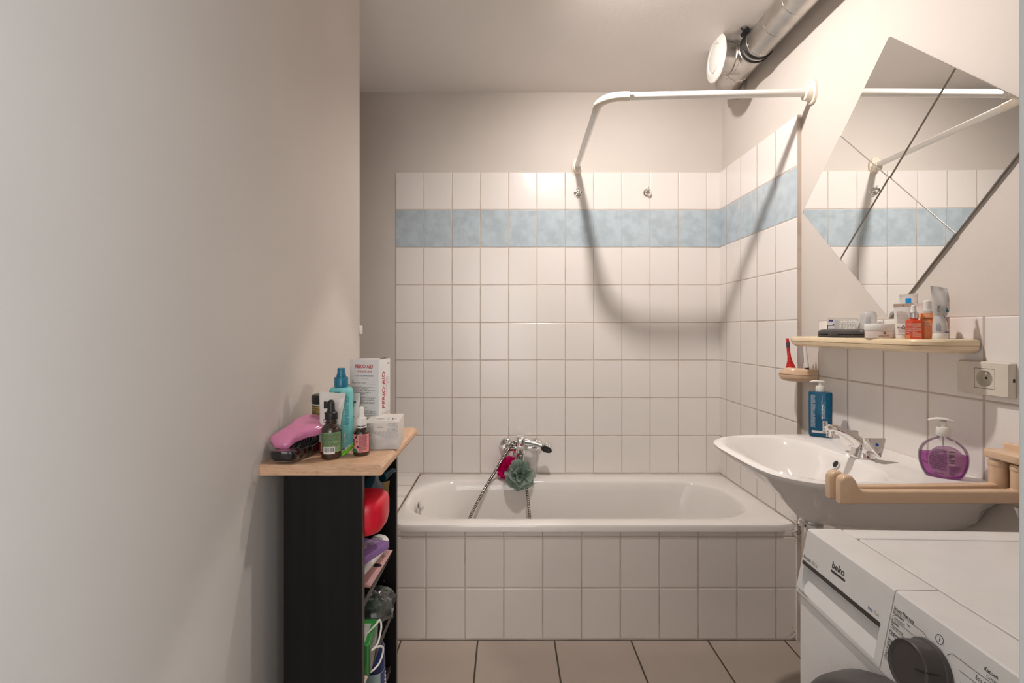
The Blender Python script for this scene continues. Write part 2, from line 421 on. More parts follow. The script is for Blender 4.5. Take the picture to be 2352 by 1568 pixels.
vc = G().lathe([(.01, -.012), (.05, .001), (.056, .008), (.054, .014), (.04, .018), (.0, .019)][:-1], 40, L @ T(.9215, 2.085, DZ) @ RY(-90)).build('valve_disc', WHITE_PL, duct)

# ------------------------------------------------------------------ curtain rail
RAILM = mat('white_rail', rgb(240, 236, 230), .18, vary=.01, coat=.3)
RAILC = mat('ivory_plastic', rgb(238, 226, 210), .25, vary=.01)
rail = thing('shower_curtain_rail', 'bare white bent shower curtain rail above the bathtub', 'curtain rail', (.37, 1.80, 2.085))
L = T(-.37, -1.80, -2.085); rx, ry, rr = .349, 1.772, .0145
zA, zB, zC_ = 2.093, 2.077, 2.069; rx2 = .369          # heights at the side wall, at the bend, at the back wall
bend = V((rx, ry, zB)); dx_ = (V((XR, ry, zA)) - bend).normalized(); dy_ = (V((rx2, YB, zC_)) - bend).normalized()
def fluted(g, pts, r, M): g.tube(pts, r, 20, M=M)
g = G(); fluted(g, [bend + dx_ * .085, V((XR, ry, zA)) - dx_ * .02], rr, L); g.build('rail_tube', RAILM, rail)
g = G(); fluted(g, [bend + dy_ * .085, V((rx2, YB, zC_)) - dy_ * .025], rr, L); g.build('rail_tube', RAILM, rail)
pts = [bend + dx_ * .105] + [bend + dx_ * (.075 * (1 - math.sin(math.pi / 2 * i / 12))) + dy_ * (.075 * (1 - math.cos(math.pi / 2 * i / 12))) for i in range(13)] + [bend + dy_ * .105]
g = G().tube(pts, rr + .0022, 20, M=L)
g.rbox(-.008, .008, -.005, .005, -.004, .004, .001, .001, L @ Matrix.Translation(bend + dx_ * .11 - V((0, rr + .0005, 0))))
g.build('corner_joint', RAILC, rail)
def bracket(M):
    g = G().loft([sring(.026, .046, 32, 2.6, 0), sring(.026, .046, 32, 2.6, .009), sring(.022, .042, 32, 2.6, .012)], M=M)
    g.loft([sring(.021, .024, 24, 2.2, .008, 0, -.014), sring(.0205, .022, 24, 2.2, .034, 0, -.01), sring(.018, .019, 24, 2.2, .037, 0, -.008)], M=M)
    g.ball((0, .034, .012), .004, n=8, m=6, M=M)
    return g
g = bracket(L @ T(XR, ry, zA + .004) @ RZ(-90) @ RX(90)); recalc(g.build('wall_bracket', RAILC, rail))
g = bracket(L @ T(rx2, YB - .0005, zC_) @ RX(90)); recalc(g.build('wall_bracket', RAILC, rail))

# ------------------------------------------------------------------ chrome hooks on the back wall
def hook(x, label):
    o = thing('wall_hook', label, 'hook', (x, YB - .006, 1.934), group='chrome hooks on the back wall tiles')
    G().lathe([(.023, 0), (.023, .003), (.021, .006), (.009, .008), (.008, .022), (.013, .025), (.0135, .030), (.010, .035), (.003, .037)], 28, RX(90)).build('rosette', CHROME, o)
    G().tube([(0, -.012, .004), (0, -.02, .012), (0, -.024, .022), (0, -.025, .026)], [.004, .004, .0042, .0035], 12).build('peg', CHROME, o)
    return o
hook(.374, 'small round chrome hook on the tiles right under the curtain rail bracket')
hook(.7415, 'small round chrome hook on the back tiles, away from the rail bracket')

# ------------------------------------------------------------------ mirror of four square tiles
def mirmat():
    m, nt, b, o = newmat('silvered_glass')
    b.inputs['Metallic'].default_value = 1; b.inputs['Roughness'].default_value = 0.0
    s = smooth(nt, noise(nt, 260, 2), .74, .78)
    nt.links.new(mixc(nt, mth(nt, 'MULTIPLY', s, .04), (.95, .955, .94, 1), (.82, .82, .80, 1)), b.inputs['Base Color'])
    return m
MIRR = mirmat(); MEDGE = mat('mirror_edge', rgb(176, 168, 158), .5, 0)
mc, ms = (1.412, 1.6605), .2960
for (dy, dz, w) in ((0, 1, 'topmost'), (1, 0, 'far left'), (-1, 0, 'far right'), (0, -1, 'lowest')):
    y, z = mc[0] + dy * .2096, mc[1] + dz * .2096
    where = {'topmost': 'upper square mirror tile of the diamond, its corner pointing at the ceiling', 'far left': 'square mirror tile of the diamond, the one nearest the bathtub and curtain rail',
             'far right': 'square mirror tile of the diamond, the one nearest the door frame', 'lowest': 'lower square mirror tile of the diamond, its corner above the shelf toiletries'}[w]
    o = thing('mirror_tile', where, 'mirror', (XR - .0025, y, z), group='mirror tiles glued in a diamond')
    M = RZ(-.85) @ Matrix(((0, 0, -1, 0), (1, 0, 0, 0), (0, 1, 0, 0), (0, 0, 0, 1))) @ RZ(45)
    h = ms / 2
    G().add([(-h, -h, .0042), (h, -h, .0042), (h, h, .0042), (-h, h, .0042)], [(0, 1, 2, 3)], M).build('glass', MIRR, o, 0)
    G().box(-h, h, -h, h, 0, .004, M).build('backing', MEDGE, o, 0)

# ------------------------------------------------------------------ washbasin on the right wall
CERAM = mat('white_ceramic', rgb(240, 235, 231), .06, vary=.006, vscale=5)
BY, BZ = 1.348, .852                                   # centre along the wall, rim height
basin = thing('washbasin', 'white ceramic washbasin hung below the cream shelf, behind the washing machine', 'washbasin', (XT, BY, BZ))
# local: x = away from the wall (negative world x), handled by mirroring: p -> world x = XR - p
def pq(p, q, z): return V((-p, q, z))
def dshape(P, Q, n, wall=True):
    def f(p, q): return (p >= 0 or not wall) and (max(p, 0) / P) ** n + (abs(q) / Q) ** n < 1
    return f
def bring(f, c, z, n=96):
    return [pq(v.x, v.y, z) for v in ray_ring(f, c, z, n, 1.2)]
rs = []
for z, P, Q, n, cp in ((-.183, .285, .06, 2.2, .245), (-.179, .297, .085, 2.2, .245), (-.165, .308, .125, 2.3, .25), (-.138, .330, .175, 2.4, .26), (-.105, .362, .212, 2.5, .28), (-.07, .408, .240, 2.7, .30), (-.045, .440, .257, 3.0, .30), (-.024, .466, .269, 3.6, .30), (-.01, .4825, .2765, 4.1, .30), (-.003, .484, .2765, 4.2, .30), (.001, .478, .271, 4.2, .30), (.002, .468, .262, 4.2, .30)):
    rs.append(bring(dshape(P, Q, n), (cp, 0), z))
def inner(pc, P, Q, n): return lambda p, q: (abs(p - pc) / P) ** n + (abs(q) / Q) ** n < 1
for z, pc, P, Q, n in ((.001, .312, .147, .238, 3.0), (-.004, .312, .141, .232, 3.0), (-.02, .308, .130, .220, 2.7), (-.06, .292, .096, .186, 2.4), (-.10, .278, .064, .140, 2.2), (-.122, .270, .044, .09, 2.1), (-.132, .268, .026, .045, 2), (-.134, .266, .018, .022, 2)):
    c_ = .30 - .034 * max(0, -z - .06) / .082
    rs.append([pq(v.x, v.y, z) for v in ray_ring(inner(pc, P, Q, n), (c_, 0), z, 96, 1.2)])
recalc(G().loft(rs, True, True).build('basin_bowl', CERAM, basin, 50))
g = G().lathe([(.004, .0), (.0105, .0), (.0125, .003), (.0105, .005), (.0085, .002)], 24, T(-.1835, .012, -.030) @ RY(-62))
HOLE = mat('dark_hole', rgb(40, 32, 28), .8)
g.build('overflow_ring', CERAM, basin)
G().lathe([(.0001, .0022), (.0095, .0022), (.0095, .0035)], 24, T(-.1835, .012, -.030) @ RY(-62)).build('overflow_hole', HOLE, basin)
g = G().lathe([(.03, -.2), (.031, -.196), (.031, -.19), (.022, -.186), (.022, -.16)], 28, T(-.266, 0, 0))
g.build('waste_outlet', CHROME, basin)
g = G().lathe([(.0185, -.235), (.0185, -.2)], 24, T(-.262, 0, 0)).lathe([(.016, -.42), (.016, -.235)], 20, T(-.262, 0, 0))
g.lathe([(.0, -.43), (.03, -.43), (.034, -.42), (.034, -.35), (.03, -.34), (.016, -.338)][1:], 24, T(-.262, 0, 0))
g.tube([(-.25, 0, -.36), (-.1, 0, -.36), (0, 0, -.36)], .016, 14)
g.build('drain_trap', CHROME, basin)
# brown crumbs of old silicone at the back edge
SILI = mat('aged_silicone', rgb(176, 132, 96), .7, vary=.2)
g = G().tube([(-.007, -.06, .004), (-.008, -.085, .004), (-.007, -.115, .004)], [.0008, .0022, .0010], 6)
g.build('silicone_bead', SILI, basin)

# two-handle tap
tap = thing('basin_tap', 'chrome two-handle mixer tap on the deck of the washbasin', 'tap', (XT - .137, BY - .022, BZ + .002))
g = G().loft([sring(.027, .031, 32, 2.4, 0), sring(.027, .031, 32, 2.4, .006), sring(.021, .026, 32, 2.3, .016, -.001), sring(.018, .03, 32, 2.2, .030, -.003), sring(.015, .026, 32, 2.1, .041, -.005), sring(.008, .014, 32, 2, .046, -.006)])
g.build('tap_body', CHROME, tap)
path = [(.004, 0, .018), (-.006, 0, .034), (-.022, 0, .050), (-.048, 0, .066), (-.074, 0, .0765), (-.090, 0, .079), (-.0975, 0, .0765)]
g = G().tube(path, [.021, .019, .0155, .0125, .0115, .0118, .009], 20)
g.build('spout', CHROME, tap)
G().lathe([(.0095, 0), (.0095, .012), (.0105, .013), (.0105, .018)], 20, T(-.089, 0, .0545) @ RY(8)).build('aerator', CHROME, tap)
def knob_tri(M):
    rs = []
    for z, r, k in ((0, .009, 0), (.006, .0115, .2), (.014, .0155, .55), (.024, .0205, .85), (.034, .0255, 1.0), (.0395, .0275, 1.0), (.0415, .0268, 1.0), (.0422, .025, 1.0)):
        ring = []
        for i in range(60):
            a = 2 * math.pi * i / 60; d = max(math.cos(a - 2 * math.pi * m / 3 + math.pi) for m in range(3))
            t = 1 + k * (min(.66 / d, 1.22) - 1)
            ring.append(V((r * t * math.cos(a), r * t * math.sin(a), z)))
        rs.append(ring)
    return G().loft(rs, M=M)
Mn = T(-.003, -.020, .030) @ RX(66) @ RZ(-90); Mf = T(-.003, .020, .030) @ RX(-66) @ RZ(90)
hn = knob_tri(Mn).build('tap_handle', CHROME, tap, 28); hf = knob_tri(Mf).build('tap_handle', CHROME, tap, 28)
BLUE_D = mat('blue_dot', rgb(30, 76, 160), .4); RED_D = mat('red_dot', rgb(170, 30, 36), .4)
G().lathe([(.0001, 0), (.0045, 0), (.004, .0006)], 20, Mn @ T(.0, 0, .0423)).build('cold_mark', BLUE_D, hn)
G().lathe([(.0001, 0), (.0045, 0), (.004, .0006)], 20, Mf @ T(.0, 0, .0423)).build('hot_mark', RED_D, hf)

# ------------------------------------------------------------------ cream wall shelf
WS_Y0, WS_Y1, WS_Z = 1.128, 1.712, 1.186
ws = thing('wall_shelf', 'long cream plastic wall shelf under the diamond mirror, holding toiletries', 'shelf', (XT, (WS_Y0 + WS_Y1) / 2, WS_Z))
def shelf_ring(ins, z):
    y0, y1 = (WS_Y0 - WS_Y1) / 2 + ins, (WS_Y1 - WS_Y0) / 2 - ins
    f = lambda p, q: p > 0 and rrect(-.3, .136 - ins, y0, y1, .07)(p, q)
    return [V((-a.x, a.y, z)) for a in ray_ring(f, (.05, 0), z, 240, .5)]
g = G().loft([shelf_ring(.0015, -.0165), shelf_ring(0, -.015), shelf_ring(0, -.007), shelf_ring(.003, -.002), shelf_ring(.009, 0), shelf_ring(.016, -.0005), shelf_ring(.018, -.002)])
recalc(g.build('shelf_top', CREAM_PL, ws))
g = G().loft([shelf_ring(.028, -.035), shelf_ring(.012, -.034), shelf_ring(.003, -.027), shelf_ring(.0005, -.0182), shelf_ring(.002, -.0172)])
recalc(g.build('shelf_underside', CREAM_PL, ws))
WSZ = WS_Z - .002 + .0005

# ------------------------------------------------------------------ power socket
SOCK = mat('socket_plastic', rgb(224, 214, 200), .35, vary=.02)
so = thing('power_socket', 'off-white wall power socket with an extra wide cover plate', 'socket', (XT, 1.113, 1.0945))
# local frame: x = along wall towards the far end reversed so that +x points to the viewer's right (-y), y = into wall, z up
LS = RZ(-90)
def sframe(g): return g
fy = -.016
pl = G()
hx, hz = .062, .0395
# plate with a square opening: four bars plus bevelled skirt
pl.loft([[LS @ V((p.x, -p.z, p.y)) for p in r] for r in (rring(hx, hz, .004, 0), rring(hx, hz, .004, .010), rring(hx - .0025, hz - .0025, .003, .016), rring(.0235, .0235, .002, .016, 5, .006, 0), rring(.0235, .0235, .002, .010, 5, .006, 0))], False, False)
recalc(pl.build('cover_plate', SOCK, so))
g = G()
def rr_to(r): return [LS @ V((p.x + .006, -p.z, p.y)) for p in r]
n = 24
g.loft([rr_to(rring(.0225, .0225, .002, .011, 5)), rr_to(rring(.0225, .0225, .002, .0155, 5)), rr_to(sring(.0193, .0193, 24, 2, .0155)), rr_to(sring(.0187, .0187, 24, 2, .001)), rr_to(sring(.002, .002, 24, 2, .001))], False, True)
recalc(g.build('socket_insert', SOCK, so))
g = G()
for dx in (-.0095, .0095): g.lathe([(.0001, 0), (.0027, 0), (.0027, .0006)], 14, LS @ T(.006 + dx, -.0012, 0) @ RX(90))
g.box(-.006, .004, -.0155, -.0151, -.0015, .0015, LS @ T(.0, .0, .0) @ T(.006 + .006, .013, .0165))
g.build('contact_hole', mat('contact_dark', rgb(18, 16, 15), .6), so)
G().tube([(0, -.001, .0125), (0, -.011, .0125)], .0024, 12, M=LS @ T(.006, 0, 0)).build('earth_pin', CHROME, so)
G().box(hx - .0002, hx + .0006, -.008, -.0035, -.004, .004, LS).build('side_slot', mat('contact_dark', rgb(18, 16, 15), .6), so)

# ------------------------------------------------------------------ toothbrush holder on the right wall
th = thing('toothbrush_holder', 'beige plastic toothbrush holder on the wall between the bathtub tiles and the basin', 'toothbrush holder', (XT, 1.778, 1.040))
def hring(w, d, c, z, k=.03):
    """rounded front with angled corners; x from wall"""
    pts = [(0, w), (d * .45, w), (d * .78, w * .80), (d * .96, w * .42), (d, w * .1)]
    pts = pts + [(p, -q) for p, q in reversed(pts)]
    return [V((-p, q, z)) for p, q in pts]
g = G().loft([hring(.052, .085, 0, -.022), hring(.058, .095, 0, -.016), hring(.060, .1, 0, -.004), hring(.060, .1, 0, .004), hring(.061, .101, 0, .0045)])
recalc(g.build('tray', BEIGE_PL, th, 50))
def hwav(w, d, up):
    out = []
    for p in hring(w, d, 0, 0):
        out.append(V((p.x, p.y, up + .010 * (1 - (p.y / .06) ** 2) * 0 + .009 * math.cos(p.y / .06 * math.pi * .9 + 1.2))))
    return out
g = G().loft([hring(.0595, .0995, 0, .0055), hwav(.0575, .096, .017), hwav(.053, .090, .0205), hwav(.045, .08, .0195), hwav(.02, .04, .0185)])
recalc(g.build('lid', BEIGE_PL, th, 45))

# ------------------------------------------------------------------ swivelling towel rail
tr = thing('towel_rail', 'beige plastic swivel towel rail with two arms reaching past the washbasin', 'towel rail', (XT, 1.035, .87))
g = G().rbox(-.012, 0, -.050, .035, -.045, .085, .006, .003)
g.rbox(-.062, 0, -.050, .034, .055, .0725, .012, .003)
g.rbox(-.026, -.006, -.048, .033, -.042, .057, .005, .002)
g.build('wall_mount', BEIGE_PL, tr)
def arm(M, ln):
    g = G().lathe([(.0155, -.028), (.0165, -.025), (.0165, .047), (.0155, .051)], 28, M)
    g.lathe([(.0166, .038), (.0172, .039), (.0172, .047), (.0166, .048)], 28, M)
    def ring(x, zc, hh, hw): return [V((x, p.x, p.y + zc)) for p in rring(hw, hh, min(hw, hh) * .55, 0, 4)]
    rs = [ring(.008, -.0135, .0145, .011), ring(-.016, -.0135, .0145, .011), ring(-.026, -.014, .014, .0095), ring(-ln + .046, -.014, .014, .0095), ring(-ln + .031, -.0135, .0145, .0095), ring(-ln + .024, -.0105, .0175, .0098), ring(-ln + .019, -.005, .023, .0105), ring(-ln + .0145, -.001, .027, .0112), ring(-ln + .010, .0015, .0295, .0118), ring(-ln + .002, .0025, .0305, .0120), ring(-ln - .006, .0015, .0295, .0115), ring(-ln - .0115, -.001, .027, .0098), ring(-ln - .014, -.003, .024, .007)]
    g.loft(rs, M=M)
    return g
recalc(arm(T(-.043, .013, 0) @ RZ(2.2), .373).build('swing_arm', BEIGE_PL, tr, 40))
recalc(arm(T(-.040, -.030, 0) @ RZ(.2), .374).build('swing_arm', BEIGE_PL, tr, 40))

# ------------------------------------------------------------------ washing machine
WM = mat('white_lacquer', rgb(233, 230, 228), .3, vary=.01, coat=.1)
WMD = mat('dark_trim', rgb(58, 52, 48), .35, vary=.05)
KNOB = mat('charcoal_plastic', rgb(72, 68, 66), .38, vary=.04)
wm = thing('washing_machine', 'white front-loading washing machine standing below the towel rail and mirror', 'washing machine', (.541, .843, 0), -92)
U0, U1 = -.012, .588
G().rbox(U0, U1, -.0185, .54, .012, .7355, .012, .004).build('cabinet', WM, wm)
for u in (U0 + .04, U1 - .04):
    for y in (.03, .50): G().lathe([(.02, 0), (.022, .004), (.016, .008), (.012, .03)], 16, T(u, y, 0)).build('adjustable_foot', BLACK_RUB, wm)
VN = V((0, -.9813, .1924)); VD = V((0, -.1924, -.9813))
def pan(u, v, w=.0): return V((u, 0, .85)) + VD * v + VN * w
def prin(w=.0004): return lambda u, v: pan(u, -v, w)              # v up for text
# fascia body behind both front panels and the front strip of the top
def fprof(u0, u1, gap=0):
    return [(-.0190, .7375), (-.0213, .7395), (-.0211, .7425), (-.0011, .8445), (-.0003, .8478), (.0022, .8497), (.0055, .85), (.0565, .85), (.0575, .849), (.0575, .7375)]
def fascia(u0, u1, hole=None):
    g = G(); pr = fprof(u0, u1); n = len(pr)
    if not hole:
        vs = [(u0, y, z) for y, z in pr] + [(u1, y, z) for y, z in pr]
        g.add(vs, [tuple(range(n)), tuple(reversed(range(n, 2 * n)))] + [(i, i + n, (i + 1) % n + n, (i + 1) % n) for i in range(n)])
    else:
        a, b = hole
        g2 = fascia(u0, a).v; vs = [(u0, y, z) for y, z in pr] + [(u1, y, z) for y, z in pr]
        fs = [tuple(range(n)), tuple(reversed(range(n, 2 * n)))] + [(i, i + n, (i + 1) % n + n, (i + 1) % n) for i in range(n) if i != 2]
        g.add(vs, fs)
    return g
# drawer front with the scooped grip
g = fascia(U0, .1888, (0, 1))
hu0, hu1, hv0, hv1 = -.0035, .1765, .0625, .1055
def scoop_ring(k, w):
    pts = []
    du = .0
    for i in range(9): pts.append((hu0 + (hu1 - hu0) * i / 8, hv0))
    for i in range(1, 7): pts.append((hu1 - .002 * math.sin(math.pi * i / 7) * 0, hv0 + (hv1 - hv0) * i / 7))
    for i in range(9): pts.append((hu1 - (hu1 - hu0 - .02) * i / 8, hv1))
    for i in range(1, 8):
        t = i / 8 * math.pi / 2
        pts.append((hu0 + .02 * (1 - math.sin(t)), hv1 - (hv1 - hv0) * (1 - math.cos(t)) * 1.0))
    return [pan(u, v, w(v)) for u, v in pts]
hole = scoop_ring(0, lambda v: 0)
outer = []
for p in hole:
    # matching points on the panel border
    u = p.x; v = (.85 - p.z) / .9813
    outer.append((u, v))
m = len(hole)
bord = []
for (u, v) in outer:
    if abs(v - hv0) < 1e-6: bord.append((U0 + (.1888 - U0) * (u - hu0) / (hu1 - hu0), .0055))
    elif u >= hu1 - 1e-6: bord.append((.1888, .0055 + (.1094 - .0055) * (v - hv0) / (hv1 - hv0)))
    elif abs(v - hv1) < 1e-6: bord.append((U0 + (.1888 - U0) * (u - hu0 - .02) / (hu1 - hu0 - .02), .1094))
    else: bord.append((U0, .1094 - (.1094 - .0055) * (hv1 - v) / (hv1 - hv0)))
g.loft([[pan(u, v, 0) for u, v in bord], hole], False, False)
g.build('detergent_drawer', WM, wm, 30)
g = G().loft([hole, scoop_ring(0, lambda v: -.021 * (1 - ((v - hv0) / (hv1 - hv0)) ** .8))], False, False)
sc = []
for j in range(7):
    v = hv0 + (hv1 - hv0) * j / 6
    sc.append([pan(hu0 + (hu1 - hu0) * i / 8, v, -.021 * (1 - (j / 6) ** .8)) for i in range(9)])
g.add([p for r in sc for p in r], [(j * 9 + i, j * 9 + i + 1, j * 9 + 10 + i, j * 9 + 9 + i) for j in range(6) for i in range(8)])
recalc(g.build('drawer_grip', WM, wm, 30))
g = G().patch(lambda u, v: pan(u, v, .0006), -.0085, .1765, .0548, .0615).patch(lambda u, v: pan(u, .0615, v), -.0035, .1765, .0006, -.018)
g.build('grip_strip', WMD, wm, 0)
fascia(.1908, U1).build('control_panel', WM, wm, 30)
# worktop
g = G().rbox(.0275, U1 - .03, .0612, .535, .82, .8497, .004, .002)
g.build('worktop', WM, wm)
g = G().rbox(U0, .0255, .0585, .54, .744, .85, .004, .003).rbox(U1 - .028, U1, .0585, .54, .744, .85, .004, .003).box(.02, U1 - .02, .058, .535, .75, .838)
g.build('top_frame', WM, wm)
GROOVEM = mat('groove_tan', rgb(190, 172, 158), .7)  # light brown tone for the strip set in the groove
G().box(.025, U1 - .03, .0575, .0607, .835, .8472).build('top_groove', GROOVEM, wm, 0)
# knob
Mk = Matrix.Translation(pan(.2575, .064, 0)) @ Matrix(((1, 0, 0, 0), (0, -.1924, -.9813, 0), (0, -.9813, .1924, 0), (0, 0, 0, 1)))
Mk = Matrix.Translation(pan(.2575, .064, 0)) @ Matrix(((1, 0, 0, 0), (0, .1924, -.9813, 0), (0, .9813, .1924, 0), (0, 0, 0, 1)))
kn = G().lathe([(.0345, .0005), (.0355, .003), (.034, .006), (.0325, .007), (.0305, .022), (.030, .026), (.0285, .0275), (.0268, .0268), (.0258, .0258), (.002, .0255)], 48, Mk).build('program_knob', KNOB, wm, 25)
G().rbox(.012, .0305, -.0009, .0009, .0257, .0272, .0008, .0004, Mk @ RZ(22)).rbox(.0302, .0318, -.0009, .0009, .004, .027, .0008, .0004, Mk @ RZ(22)).build('pointer', BLACK_RUB, kn)
# porthole
DR_ = RX(90)
Md = T(.29, -.02, .506) @ RX(90)
G().lathe([(.247, -.002), (.25, .01), (.245, .035), (.235, .046), (.225, .05), (.205, .048), (.19, .038)], 72, Md, False, False).build('door_ring', KNOB, wm)
GLASSD = mat('dark_door_glass', rgb(26, 24, 24), .06, vary=.02)
G().lathe([(.002, .012), (.12, .018), (.17, .034), (.192, .040)], 56, Md, True, False).build('door_glass', GLASSD, wm)
# printing
P = prin()
g = G()
g.text('beko', P, .0637, -.0322, .0148, 'LEFT', bold=.018, sx=1.02)
g.patch(P, .0640, .0978, -.0390, -.0355)
g.build('brand_lettering', mat('grey_print', rgb(58, 52, 52), .5), wm, 0); g = G()
g.text('Recycled', P, -.0085, -.0508, .0076, 'LEFT', bold=.012, sx=.76)
g.build('drawer_lettering', mat('grey_print', rgb(58, 52, 52), .5), wm, 0); g = G()
g.text('SteamTherapy', P, .1928, -.0248, .0066, 'LEFT', bold=.012, sx=.88)
yv = .0248
rows = [('Hemden', .0312, 1), ('Chemises', .0365, 0), ('Jassen', .0428, 1), ('Manteaux', .0482, 0), ('Hygiene+', .0565, 1), ('StainExpert', .0672, 1), ('Sportkledij', .0735, 1), ('Vêtements de sport', .0792, 0), ('Spoelen', .0858, 1), ('Rinçage', .0912, 0)]
for t, v, b in rows: g.text(t, P, .1930, -v, .0062, 'LEFT', bold=.010 if b else -.004, sx=.88)
for v, ue, bend in ((.0262, .2420, (.2475, .0305)), (.0380, .2375, None), (.0497, .2300, None), (.0582, .2255, None), (.0690, .2235, None), (.0808, .2235, None), (.0928, .2290, None)):
    g.patch(P, .1930, ue, -v - .00025, -v + .00025)
    if bend:
        dx, dv = bend[0] - ue, -bend[1] + v; l = math.hypot(dx, dv); nx, nv = -dv / l * .00025, dx / l * .00025
        g.add([P(ue + nx, -v + nv), P(ue - nx, -v - nv), P(bend[0] - nx, -bend[1] - nv), P(bend[0] + nx, -bend[1] + nv)], [(0, 1, 2, 3)])
g.build('programme_list', mat('grey_print', rgb(58, 52, 52), .5), wm, 0); g = G()
def ringp(g, fn, u, v, r, t, n=36):
    for i in range(n):
        a, b = 2 * math.pi * i / n, 2 * math.pi * (i + 1) / n
        g.add([fn(u + (r) * math.cos(a), v + r * math.sin(a)), fn(u + r * math.cos(b), v + r * math.sin(b)), fn(u + (r - t) * math.cos(b), v + (r - t) * math.sin(b)), fn(u + (r - t) * math.cos(a), v + (r - t) * math.sin(a))], [(0, 1, 2, 3)])
ringp(g, P, .2637, -.0206, .0056, .0007)
g.patch(P, .2634, .2640, -.0236, -.0176)
g.build('power_symbol', mat('grey_print', rgb(58, 52, 52), .5), wm, 0); g = G()
for v, u0, u1 in ((.0256, .2815, .372), (.0372, .2935, .372), (.0490, .2975, .372), (.0605, .298, .372), (.072, .2965, .372), (.0838, .292, .372)):
    g.patch(P, u0, u1, -v - .00025, -v + .00025)
g.add([P(.2815, -.0258), P(.2765, -.0310), P(.2770, -.0313), P(.2818, -.0262)], [(0, 1, 2, 3)])
for t, v, b, u in (('Katoen', .0178, 1, .3190), ('Coton', .0236, 0, .3225), ('Eco 40-60', .0330, 1, .3120), ('Synthetisch', .0425, 1, .3110), ('Synthétique', .0477, 0, .3110)):
    g.text(t, P, u, -v, .0062, 'LEFT', bold=.010 if b else -.004, sx=.85)
g.build('cotton_programme_list', mat('grey_print', rgb(58, 52, 52), .5), wm, 0)
for u, v in ((.2190, .0315), (.2205, .0590)):
    g = G().ball(P(u - .001, -v + .0035), .0006, .0002, .0006, 8, 6)
    for k in range(2): g.tube([P(u - .0022 + .0012 * k, -v + .0012 - k * .0008), P(u + .0005 + .0012 * k, -v - .0008 - k * .0004), P(u + .0018 + .0012 * k, -v + .0012 - k * .0003)], .00022, 5)
    g.build('steam_symbol', mat('grey_print', rgb(58, 52, 52), .5), wm, 0)
g = G().text('7 - 8kg | 1400t/min | A', P, -.0090, -.1078, .0046, 'LEFT', bold=.004, sx=.8)
g.build('rating_print', mat('grey_print', rgb(58, 52, 52), .5), wm, 0)
g = G().text('Tub', P, .0225, -.0508, .0076, 'LEFT', bold=-.006, sx=.72); ringp(g, P, .0188, -.0482, .0034, .0008, 20); ringp(g, P, .0188, -.0482, .0018, .0005, 14)
g.build('pale_lettering', mat('pale_print', rgb(150, 145, 145), .5), wm, 0); g = G()
g.text('Fast', P, .1628, -.0500, .0074, 'LEFT', bold=-.004, sx=.75)
g.build('pale_print', mat('pale_print', rgb(150, 145, 145), .5), wm, 0)
G().text('Iron', P, .1505, -.0500, .0074, 'LEFT', bold=.014, sx=.75).build('blue_print', mat('blue_print', rgb(52, 106, 160), .5), wm, 0)

# ------------------------------------------------------------------ bath mixer, hand shower, bath puffs
MX, MY, MZ = .069, YB - .006, .603
mix = thing('bath_mixer', 'chrome bath mixer tap mounted on the tiles over the bathtub', 'tap', (MX, MY, MZ))
for x in (-.076, .086):
    G().lathe([(.036, 0), (.0355, .006), (.032, .015), (.024, .023), (.016, .027), (.0155, .05)], 32, T(x, 0, 0) @ RX(90)).build('wall_flange', CHROME, mix)
g = G().lathe([(.017, -.078), (.0195, -.074), (.0195, .082), (.017, .086)], 28, T(0, -.058, -.002) @ RY(90))
g.lathe([(.019, -.045), (.026, -.040), (.0275, -.01), (.0265, .022), (.024, .03), (.015, .036)], 32, T(0, -.062, .0))
g.rbox(.034, .080, -.080, -.066, -.013, .006, .003, .002)
g.build('mixer_body', CHROME, mix)
g = G().rbox(-.0225, .0225, -.118, -.052, .034, .062, .010, .006)
g.rbox(-.0195, .0195, -.128, -.100, -.006, .058, .009, .006)
g.build('lever', CHROME, mix)
G().lathe([(.0001, 0), (.0042, 0), (.004, .0006)], 16, T(.0, -.1282, .026) @ RX(90)).build('red_mark', RED_D, mix)
g = G().lathe([(.015, -.0), (.0155, -.02), (.0135, -.035), (.0125, -.048)], 24, T(.004, -.095, -.028))
g.tube([(0, -.07, -.03), (.003, -.085, -.034), (.004, -.095, -.046)], [.016, .0155, .014], 18)
g.build('spout', CHROME, mix)
# cradle at the left that carries the hand shower
g = G().lathe([(.012, 0), (.014, .004), (.014, .02), (.010, .026)], 20, T(-.050, -.066, .012) @ RY(-28))
g.rbox(-.012, .012, -.010, .010, .0, .022, .005, .003, T(-.058, -.066, .026) @ RY(-38))
g.build('cradle', CHROME, mix)

sh = thing('hand_shower', 'chrome hand shower on the bath mixer, its ribbed hose hanging into the bathtub', 'hand shower', (MX, MY - .085, MZ + .015))
hp = [(-.030, .004, .016), (.0, .004, .020), (.04, .002, .018), (.085, .0, .009), (.112, -.004, -.0005)]
G().tube(hp, [.0095, .011, .012, .0125, .0135], 20).build('handle', CHROME, sh)
Mh = T(.134, -.010, -.010) @ V((-.30, -.66, -.69)).to_track_quat('-Z', 'Y').to_matrix().to_4x4()
G().lathe([(.030, -.012), (.0315, -.008), (.030, .004), (.024, .017), (.013, .025), (.002, .027)], 32, Mh).build('shower_head', CHROME, sh)
g = G().lathe([(.0005, -.0135), (.010, -.0140), (.0285, -.0132), (.0295, -.0115)], 32, Mh)
for k in range(18):
    for r, n in ((.02, 18),):
        a = 2 * math.pi * k / n; g.ball((r * math.cos(a), r * math.sin(a), -.0142), .0012, n=6, m=4, M=Mh)
g.build('spray_face', BLACK_RUB, sh)
def hosemat():
    m, nt, b, o = newmat('ribbed_hose')
    return m
HOSE_L = mat('hose_steel', rgb(196, 188, 180), .2, 1.0, vary=.03); HOSE_D = mat('hose_rib_dark', rgb(38, 34, 32), .5)
